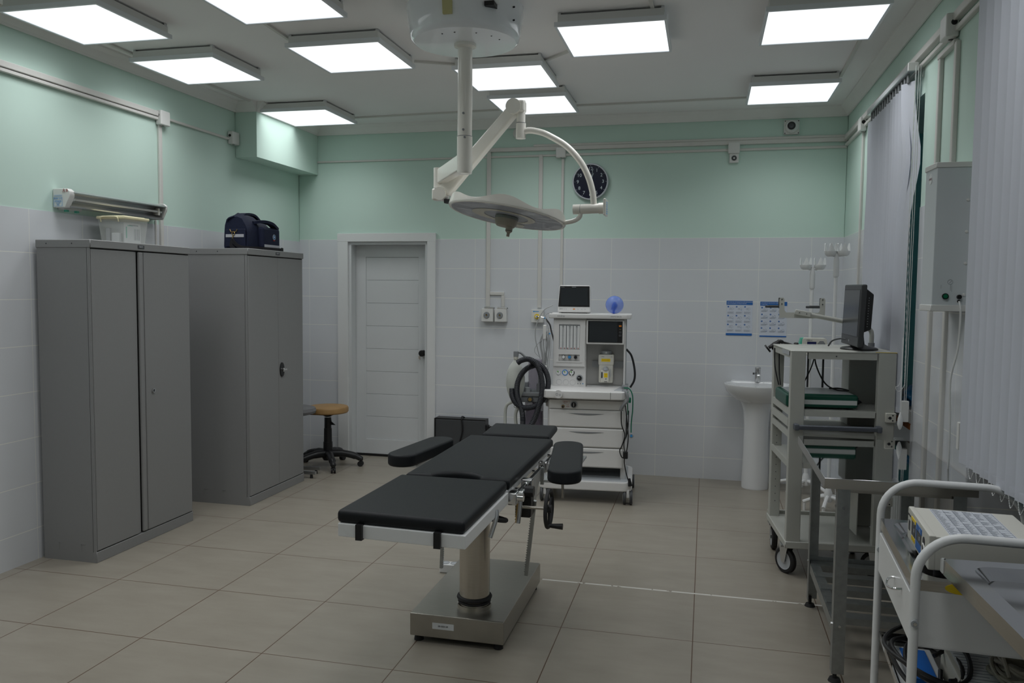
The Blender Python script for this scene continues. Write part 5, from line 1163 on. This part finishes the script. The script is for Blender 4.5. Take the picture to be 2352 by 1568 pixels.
# ================================================================ INSTRUMENT TROLLEY
CM=Matrix.Translation((.582,-1.432,0)) @ Matrix.Rotation(radians(-3.4),4,'Z')
def C_(m): b=MB(); b.M=CM; return b.use(m)
def cw(x,y,z): return CM@Vector((x,y,z))
wx,wy=.425,.632
t=thing('instrument_trolley','white tubular instrument trolley with a steel tray and one drawer, lower right','trolley',cw(wx/2,wy/2,0),radians(-3.4))
for y in (.0,wy):
    rc=.115; top=.956; pts=[(0,y,.06),(0,y,top-rc)]
    pts+=[(rc-rc*cos(a*pi/20),y,top-rc+rc*sin(a*pi/20)) for a in range(1,11)]
    pts+=[(wx-rc+rc*sin(a*pi/20),y,top-rc+rc*cos(a*pi/20)) for a in range(0,11)]
    pts+=[(wx,y,.06)]
    o=part('frame_hoop',C_(whitep).tube(pts,.0122,14),t)
    b=C_(lgrey).cyl((0,y-.013,.725),(0,y-.018,.725),.010,n=14); b.use(chrome).cyl((0,y-.018,.725),(0,y-.021,.725),.005,n=6); part('frame_bolt',b,o)
    for x in (0,wx):
        b=C_(rubber).lathe([(.0,-.012),(.030,-.012),(.030,.012),(0,.012)],(x,y,.030),24,(1,0,0)); b.use(chrome).cyl((x,y,.03),(x,y,.075),.008,n=10); part('castor',b,o)
b=C_(whitep).box(.012,wx-.01,.016,.018,.655,.803).box(.012,wx-.01,wy-.018,wy-.016,.655,.803).box(wx-.012,wx-.010,.016,wy-.016,.655,.803).box(.012,wx-.01,.016,wy-.016,.653,.656); dbx=part('drawer_box',b,t)
b=C_(whitep).rbox(-.004,.014,.020,wy-.020,.655,.785,.003,2); fr=part('drawer_front',b,t)
b=C_(chrome).tube(cat([(-.004,.165,.752),(-.018,.168,.750),(-.028,.185,.745),(-.033,.225,.738),(-.028,.265,.738),(-.018,.285,.742),(-.004,.288,.744)],5),.0035,8); part('drawer_handle',b,fr)
def tray(b,x0,x1,y0,y1,z,h,rim,dep,lipm=steel,topm=trays):
    n=8; out=rrect(x0,x1,y0,y1,.006,n); a=rrect(x0+rim,x1-rim,y0+rim,y1-rim,.055,n); c=rrect(x0+rim+.010,x1-rim-.010,y0+rim+.010,y1-rim-.010,.048,n); d4=rrect(x0+rim+.024,x1-rim-.024,y0+rim+.024,y1-rim-.024,.040,n)
    m=len(out); vs=[(p[0],p[1],z) for p in out]+[(p[0],p[1],z) for p in a]+[(p[0],p[1],z-dep*.4) for p in c]+[(p[0],p[1],z-dep) for p in d4]
    b.use(topm); fs=[[k*m+i,k*m+(i+1)%m,(k+1)*m+(i+1)%m,(k+1)*m+i] for k in range(3) for i in range(m)]; b.add(vs,fs,True); b.add(vs[3*m:],[list(range(m))])
    b.use(lipm); v2=[(p[0],p[1],z) for p in out]+[(p[0],p[1],z-h) for p in out]; b.add(v2,[[m+i,m+(i+1)%m,(i+1)%m,i] for i in range(m)],True)
    b.add([(p[0],p[1],z-h) for p in out],[list(range(m))[::-1]]); return b
b=MB(); b.M=CM; tray(b,-.002,wx+.0,.017,wy-.017,.832,.034,.028,.024); ty=part('steel_tray',b,t)
b=C_(yellow).prism([(.115+.042*cos(a*pi/14),.817+.014*sin(a*pi/14)) for a in range(28)],.0150,.0168,'y'); part('round_sticker',b,ty)
b=C_(steelt).box(.01,wx-.01,.01,wy-.01,.425,.430).box(.008,.012,.01,wy-.01,.425,.445).box(.01,wx-.01,.010,.013,.425,.445).box(.01,wx-.01,wy-.013,wy-.01,.425,.445); part('lower_shelf',b,t)
# ---- electrosurgical unit on the tray
t=thing('electrosurgical_unit','cream electrosurgical unit with a printed table on its lid, on the trolley tray','medical unit',cw(.27,.30,.808),radians(-3.4))
ex0,ex1,ey0,ey1,ez0,ez1=.050,.335,.120,.435,.828,.922
b=C_(cream).rbox(ex0+.012,ex1,ey0,ey1,ez0,ez1,.004,2).rbox(ex0,ex0+.018,ey0-.002,ey1+.002,ez0,ez1+.002,.004,2); b.use(rubber)
for x in (ex0+.03,ex1-.03):
    for y in (ey0+.03,ey1-.03): b.cyl((x,y,.808),(x,y,ez0+.002),.010,n=12)
eb=part('unit_case',b,t)
b=C_(mat('panel black',(.02,.02,.024),.3))
yv=lambda f: ey1-(ey1-ey0)*f
X=ex0-.0012
b.box(X,ex0,yv(.06),yv(.13),ez0+.03,ez0+.06).box(X,ex0,yv(.22),yv(.40),ez0+.03,ez1-.02).box(X,ex0,yv(.47),yv(.68),ez0+.035,ez1-.03); b.use(yellow).box(X-.0003,ex0,yv(.20),yv(.42),ez1-.022,ez1-.012)
for k in range(3): b.box(X-.0003,ex0,yv(.23+k*.06),yv(.27+k*.06),ez0+.014,ez0+.026)
b.use(pblue).box(X-.0002,ex0,yv(.45),yv(.70),ez1-.028,ez1-.012).box(X-.0002,ex0,yv(.45),yv(.70),ez0+.010,ez0+.034).box(X-.0002,ex0,yv(.44),yv(.46),ez0+.01,ez1-.012); b.use(lgrey)
for k in range(2): 
    for f in (.34,.60): b.box(X-.0006,ex0,yv(f),yv(f+.03),ez0+.045+k*.022,ez0+.055+k*.022)
b.use(inkd).text('ЭХВЧ-200',.009,CM@facing(X-.0004,yv(.10),ez1-.018,'-x') if False else facing(X-.0004,yv(.10),ez1-.018,'-x'),.0002)
b.cyl((X,yv(.80),ez1-.035),(ex0,yv(.80),ez1-.035),.014,n=16).cyl((X,yv(.80),ez0+.035),(ex0,yv(.80),ez0+.035),.016,n=16); b.use(plastic).ring((X,yv(.80),ez0+.035),.018,.003,(1,0,0),18,6); part('front_panel',b,eb)
b=C_(mat('table paper',(.60,.63,.68),.6)).box(ex0+.055,ex0+.225,ey0+.02,ey1-.012,ez1,ez1+.0008); b.use(ink)
X0,X1,Y0,Y1=ex0+.058,ex0+.222,ey0+.023,ey1-.015
for k in range(17): y=Y0+(Y1-Y0)*k/16; b.box(X0,X1,y,y+.0010,ez1+.0008,ez1+.0011)
for x in (.0,.20,.36,.52,.68,.84,1.0): b.box(X0+(X1-X0)*x-.0005,X0+(X1-X0)*x+.0005,Y0,Y1,ez1+.0008,ez1+.0011)
random.seed(5)
for k in range(16):
    for c in range(6):
        y=Y0+(Y1-Y0)*(k+.5)/16; x=X0+(X1-X0)*(.02+c*.165)
        if random.random()<.85: b.box(x,x+.010+.012*random.random(),y-.004,y-.0018,ez1+.0008,ez1+.0011).box(x,x+.008+.012*random.random(),y+.002,y+.0042,ez1+.0008,ez1+.0011)
part('printed_table',b,eb)
# ---- things on the lower trolley shelf
t=thing('coiled_cable','loosely coiled thick black cable on the lower shelf of the trolley','cable',cw(.10,.25,.43))
b=C_(cableb)
for k,(cx_,cy_,rx,ry,z) in enumerate(((.09,.30,.11,.20,.53),(.10,.30,.10,.17,.515),(.085,.28,.09,.19,.50),(.11,.31,.07,.14,.485))):
    b.tube([(cx_+rx*cos(a*pi/18)*1.0,cy_+ry*sin(a*pi/18),z+.014*sin(a*pi/9+k)) for a in range(36)],.0065,8,closed=True)
b.tube(cat([(.13,.18,.50),(.20,.20,.50),(.30,.14,.51),(.42,.12,.56),(.50,.10,.60),(.62,.02,.63)],8),.0065,8); b.tube(cat([(.12,.34,.50),(.22,.42,.53),(.34,.46,.57),(.50,.50,.60)],8),.0065,8); b.tube(cat([(.11,.20,.52),(.10,.15,.47),(.08,.13,.437)],5),.0065,8)
part('cable_coil',b,t)
t=thing('blue_topped_carton','white carton with a bright blue flap under the black cable coil','carton',cw(.07,.30,.43))
b=C_(paper).rbox(.02,.125,.20,.42,.4305,.485,.003,1); cb=part('carton_body',b,t)
b=C_(mat('bright blue card',(.01,.16,.62),.45)).box(.035,.105,.195,.40,.4855,.488).box(.035,.105,.194,.1965,.44,.488); part('blue_flap',b,cb)
t=thing('lower_medical_unit','white boxed unit with a printed sheet on the lower trolley shelf','medical unit',cw(.27,.2,.43))
b=C_(cream).rbox(.15,.40,.04,.40,.4305,.515,.005,2); ub=part('unit_case',b,t)
b=C_(paper).box(.165,.27,.06,.36,.5155,.5162); b.use(ink)
for k in range(14): b.box(.17,.262-.03*(k%3==0),.075+k*.02,.078+k*.02,.5162,.5165)
part('printed_sheet',b,ub)
t=thing('beige_cable_coil','coil of beige cable lying on the lower medical unit','cable',cw(.32,.2,.515))
b=C_(cablet)
for k in range(7):
    rx,ry=.075-.004*k,.11-.008*k; b.tube([(.315+rx*cos(a*pi/16)+.008*sin(k*2.0),.22+ry*sin(a*pi/16)+.01*cos(k*1.4),.522+.006*k+.012*sin(a*pi/8+k*1.3)) for a in range(32)],.0055,7,closed=True)
b.tube(cat([(.27,.16,.54),(.26,.20,.60),(.30,.26,.62),(.34,.25,.57)],6),.0055,7); part('cable_coil',b,t)
# ---- tray stand nearest the camera
t=thing('tray_stand','stainless instrument tray stand with a recessed top at the right edge, nearest the camera','tray stand',(.90,-1.80,0))
b=MB(); b.M=Matrix.Translation((.643,-1.438,0)) @ Matrix.Rotation(radians(2.2),4,'Z'); tray(b,0,.52,-.72,0,.900,.040,.045,.026); tr=part('tray_top',b,t)
b=MB(); b.M=Matrix.Translation((.643,-1.438,0)); b.use(whitep).rbox(-.004,.008,-.010,.008,.862,.900,.003,1); part('corner_clip',b,tr)
b=mb(steel).cyl((1.06,-1.84,.05),(1.06,-1.84,.862),.016); part('column',b,t)
b=mb(whitep).tube([(.76,-1.62,.05),(.76,-2.06,.05)],.018,10).tube([(1.06,-1.84,.06),(.76,-1.84,.05)],.018,10); part('base_frame',b,t)
for y in (-1.62,-2.06):
    part('castor',mb(rubber).cyl((.75,y,.025),(.77,y,.025),.025),t)
b=mb(steel).rbox(.96,1.16,-1.90,-1.78,.850,.862,.003,1); part('tray_bracket',b,t)

# ================================================================ WINDOW SIDE
def blind(name,label,x,y0,y1,z0,z1,nslat,wd,ang,bulge,chainy,cz,wz):
    t=thing('vertical_blind',label,'blind',(x,(y0+y1)/2,z0),0,'white vertical blinds on the window wall')
    b=mb(alu).rbox(x-.022,x+.022,y0,y1,z1,z1+.035,.004,1); b.use(plastic).rbox(x-.025,x+.025,y0-.006,y0+.012,z1-.004,z1+.038,.004,2); b.use(chrome).tube([(x,y0+.03,z1+.03),(XR,y0+.03,z1+.028),(XR,y0+.03,z1-.03)],.005,6); hr=part('headrail',b,t)
    for k in range(nslat): y=y0+.05+bulge*.05+(y1-y0-.1-bulge*.05)*k/(nslat-1); part('slat_carrier',mb(mgrey).rbox(x-.006,x+.006,y-.012,y+.012,z1-.045,z1+.001,.003,1),hr)
    for k in range(nslat):
        y=y0+.05+bulge*.05+(y1-y0-.1-bulge*.05)*k/(nslat-1)+(.030 if bulge and k>=6 else 0); a=ang+.03*sin(k*2.3)+(bulge*.35 if k==0 else 0); n=6; nz=20
        M_=Matrix.Translation((x,y,0)) @ Matrix.Rotation(a,4,'Z'); vs=[]
        for s_ in (1,-1):
            for j in range(nz+1):
                z=z0+(z1-.04-z0)*j/nz; sw=(bulge*(.040*math.exp(-((z-2.28)/.20)**2)-.004*(1-j/nz))*(1.0 if k<2 else .25) if bulge else 0)
                for i in range(n+1):
                    u=-wd/2+wd*i/n; vs.append(M_@Vector((.006*(1-(2*i/n-1)**2)+s_*.0005,u-sw*1.6,z)))
        m=(n+1); fs=[]
        for s_ in range(2):
            o=s_*m*(nz+1)
            for j in range(nz):
                for i in range(n):
                    q=[o+j*m+i,o+j*m+i+1,o+(j+1)*m+i+1,o+(j+1)*m+i]; fs.append(q if s_==0 else q[::-1])
        b=mb(fabric); b.add(vs,fs,True); b.add([M_@Vector(v) for v in ((.003,-wd/2+.004,z0),(.003,wd/2-.004,z0),(.006,wd/2-.004,z0),(.006,-wd/2+.004,z0),(.003,-wd/2+.004,z0+.03),(.003,wd/2-.004,z0+.03),(.006,wd/2-.004,z0+.03),(.006,-wd/2+.004,z0+.03))],[(0,1,2,3),(0,4,5,1),(2,6,7,3),(1,5,6,2),(0,3,7,4)])
        part('blind_slat',b,t)
    # bead chain and cords at the near end
    cx_,cy_=x+.0,y0-.018-bulge*.04
    b=mb(whitep).tube(dense([(cx_,cy_,z1+.01),(cx_-.004,cy_+.0,(z1+cz)/2),(cx_-.006,cy_+.01,cz+.10),(cx_-.03,cy_+.015,cz),(cx_-.010,cy_+.02,cz-.02),(cx_+.012,cy_+.018,cz+.02),(cx_+.008,cy_+.01,cz+.10),(cx_+.004,cy_+.01,(z1+cz)/2),(cx_+.004,cy_+.01,z1+.01)],.0036),.0015,6,ridge=.5); part('bead_chain',b,t)
    b=mb(cablew).tube([(cx_+.02,cy_+.03,z1+.01),(cx_+.014,cy_+.02,wz+.055)],.0016,6).tube([(cx_+.03,cy_+.03,z1+.01),(cx_+.022,cy_+.02,wz+.055)],.0016,6); cd_=part('draw_cord',b,t)
    part('cord_weight',mb(plastic).rbox(cx_+.0,cx_+.036,cy_+.008,cy_+.034,wz-.055,wz+.055,.004,2),cd_)
    return t
t=blind('a','white vertical blind over the far window, beside the rack',1.035,.905,2.02,.94,2.72,15,.105,.12,1.0,0,1.09,.965)
b=mb(whitep).tube([(1.03,.86,1.35),(1.028,.845,.97)],.003,6).lathe([(.002,.965),(.012,.93),(.014,.90),(.006,.875),(0,.87)],(1.028,.845,0),12); part('tilt_wand',b,t)
t=blind('b','white vertical blind over the near window, filling the right edge of the photo',.968,-2.10,-.415,0.955,2.70,21,.105,.17,0,0,1.15,1.03)
# chain joining the slat bottoms
b=mb(whitep); ys=[-.465-k*.08 for k in range(10)]; pts=[]
for k in range(9): pts+=[(.975,ys[k],.958),(.972,(ys[k]+ys[k+1])/2,.915)]
b.tube(dense(pts,.0036),.0015,6,ridge=.5); part('bottom_bead_chain',b,t)
# near end chain of the second blind hangs at its far edge
b=mb(whitep).tube(dense([(.985,-.355,2.70),(.985,-.350,1.9),(.985,-.345,1.25),(.995,-.338,1.12),(1.005,-.330,1.25),(1.003,-.33,1.9),(1.0,-.33,2.70)],.0042),.0020,6,ridge=.55); part('bead_chain',b,t)
b=mb(cablew).tube([(1.02,-.30,2.70),(1.000,-.30,1.09)],.0016,6).tube([(1.03,-.30,2.70),(1.010,-.30,1.09)],.0016,6); dcd=part('draw_cord',b,t)
part('cord_weight',mb(plastic).rbox(.980,1.017,-.315,-.289,.985,1.09,.004,2),dcd)
# ---- air steriliser on the wall
t=thing('air_steriliser','tall white wall mounted air steriliser cabinet between the two window blinds','air steriliser',(1.02,.15,1.50))
pg=[(XR,.020),(.950,.020),(.942,.165),(XR,.300)]
b=mb(machine2).prism([(x,y) for x,y in pg],1.515,2.105,'z'); b=MB().use(mat('steriliser body',(.60,.64,.66),.45,var=.02)).prism(pg,1.53,2.10,'z',.002,1); sb=part('steriliser_body',b,t)
pg2=[(XR,.016),(.946,.016),(.938,.168),(XR,.306)]
part('end_cover',mb(plastic).prism(pg2,2.098,2.120,'z',.002,1),t); part('end_cover',mb(plastic).prism(pg2,1.505,1.532,'z',.002,1),t)
b=mb(plastic)
for z in (2.055,1.925,1.795,1.665): b.lathe([(.0065,0),(.006,.003),(0,.004)],(1.070,.020,z-.09),14,(0,-1,0))
part('cover_screw',b,sb)
b=mb(black).cyl((1.000,.020,1.568),(1.000,.012,1.568),.0125,n=24).use(mat('green switch',(.01,.15,.07),.3)).cyl((1.000,.0125,1.568),(1.000,.0105,1.568),.009,n=20).use(black).cyl((1.052,.020,1.566),(1.052,.008,1.566),.009,n=18).cyl((1.052,.020,1.548),(1.052,.016,1.548),.006,n=14); part('power_switch',b,sb)
b=mb(lgrey).ring((1.017,.0195,1.628),.010,.0010,(0,1,0),20,5).tube([(1.010,.0195,1.621),(1.024,.0195,1.635)],.0010,4).box(1.018,1.020,.0192,.0198,1.592,1.615).box(1.023,1.025,.0192,.0198,1.588,1.615).box(.982,.984,.0192,.0198,1.60,1.615); part('warning_print',b,sb)
b=mb(lgrey); 
M_=facing(.946,.085,2.065,'-x'); b.use(whitep).cyl((.9465,.10,2.06),(.9445,.10,2.06),.022,n=24).use(mat('logo print',(.30,.20,.22),.5)).text('АРМЕД',.012,facing(.944,.10,2.06,'-x'),.0002); part('round_badge',b,sb)
b=mb(cablew).tube(cat([(1.052,.012,1.548),(1.055,-.005,1.50),(1.052,.0,1.35),(1.035,.02,1.22),(1.040,.02,1.05),(1.045,.03,.90),(1.046,.04,.838)],8),.0042,8); part('mains_cable',b,t)
# ---- things on the far sill
t=thing('blue_plastic_bag','crumpled blue plastic bag on the far window sill behind the blind','bag',(1.20,1.18,.962))
b=MB().use(bluebag); n,m=22,12; vs=[]
for k in range(m+1):
    for i in range(n):
        a=2*pi*i/n; rr=(1-(k/m)**2.2)*(1+.12*sin(3*a+k)+.08*sin(7*a-k*1.3)); vs.append((1.205+.085*rr*cos(a),1.20+.14*rr*sin(a),.962+.145*(k/m)+.008*sin(5*a+k)*(k>0)))
b.add(vs,[[k*n+i,k*n+(i+1)%n,(k+1)*n+(i+1)%n,(k+1)*n+i] for k in range(m) for i in range(n)],True); b.add(vs[:n],[list(range(n))[::-1]]); part('bag_body',b,t)
t=thing('bare_brick','chipped orange brick exposed under the far window sill','brick',(1.19,1.25,.80))
b=mb(brick).rbox(1.115,1.27,.95,1.40,.842,.885,.006,2); part('brick_face',b,t)
# ---- radiators
def radiator(x,y0,y1,z0,z1,label):
    t=thing('radiator',label,'radiator',(x,(y0+y1)/2,z0),0,'white radiators under the windows')
    n=int((y1-y0)/.06)
    for k in range(n): y=y0+.03+k*.06; part('radiator_fin',mb(mat('radiator paint',(.50,.52,.52),.45)).rbox(x-.04,x+.04,y-.026,y+.026,z0,z1,.012,2),t)
    part('radiator_pipe',mb(whitep).cyl((x,y0-.05,z1-.04),(x,y1,z1-.04),.014).cyl((x,y0-.05,z0+.04),(x,y1,z0+.04),.014).cyl((x,y0-.05,z0+.04),(x,y0-.05,.0),.014).cyl((x,y1,z0+.04),(x,y1,.0),.014),t)
radiator(1.25,1.05,1.95,.14,.66,'white ribbed radiator in the niche under the far window behind the rack')
radiator(1.25,-1.6,-.25,.14,.66,'white ribbed radiator in the niche under the near window behind the trolley')

# ---------------------------------------------------------------- shading normals
for me in bpy.data.meshes:
    if any(p.use_smooth for p in me.polygons): me.set_sharp_from_angle(angle=radians(38))
for o in list(SC.objects):
    if o.type=='MESH' and len(o.data.polygons)>6 and any(p.use_smooth for p in o.data.polygons):
        md=o.modifiers.new('weighted_normal','WEIGHTED_NORMAL'); md.keep_sharp=True; md.weight=80
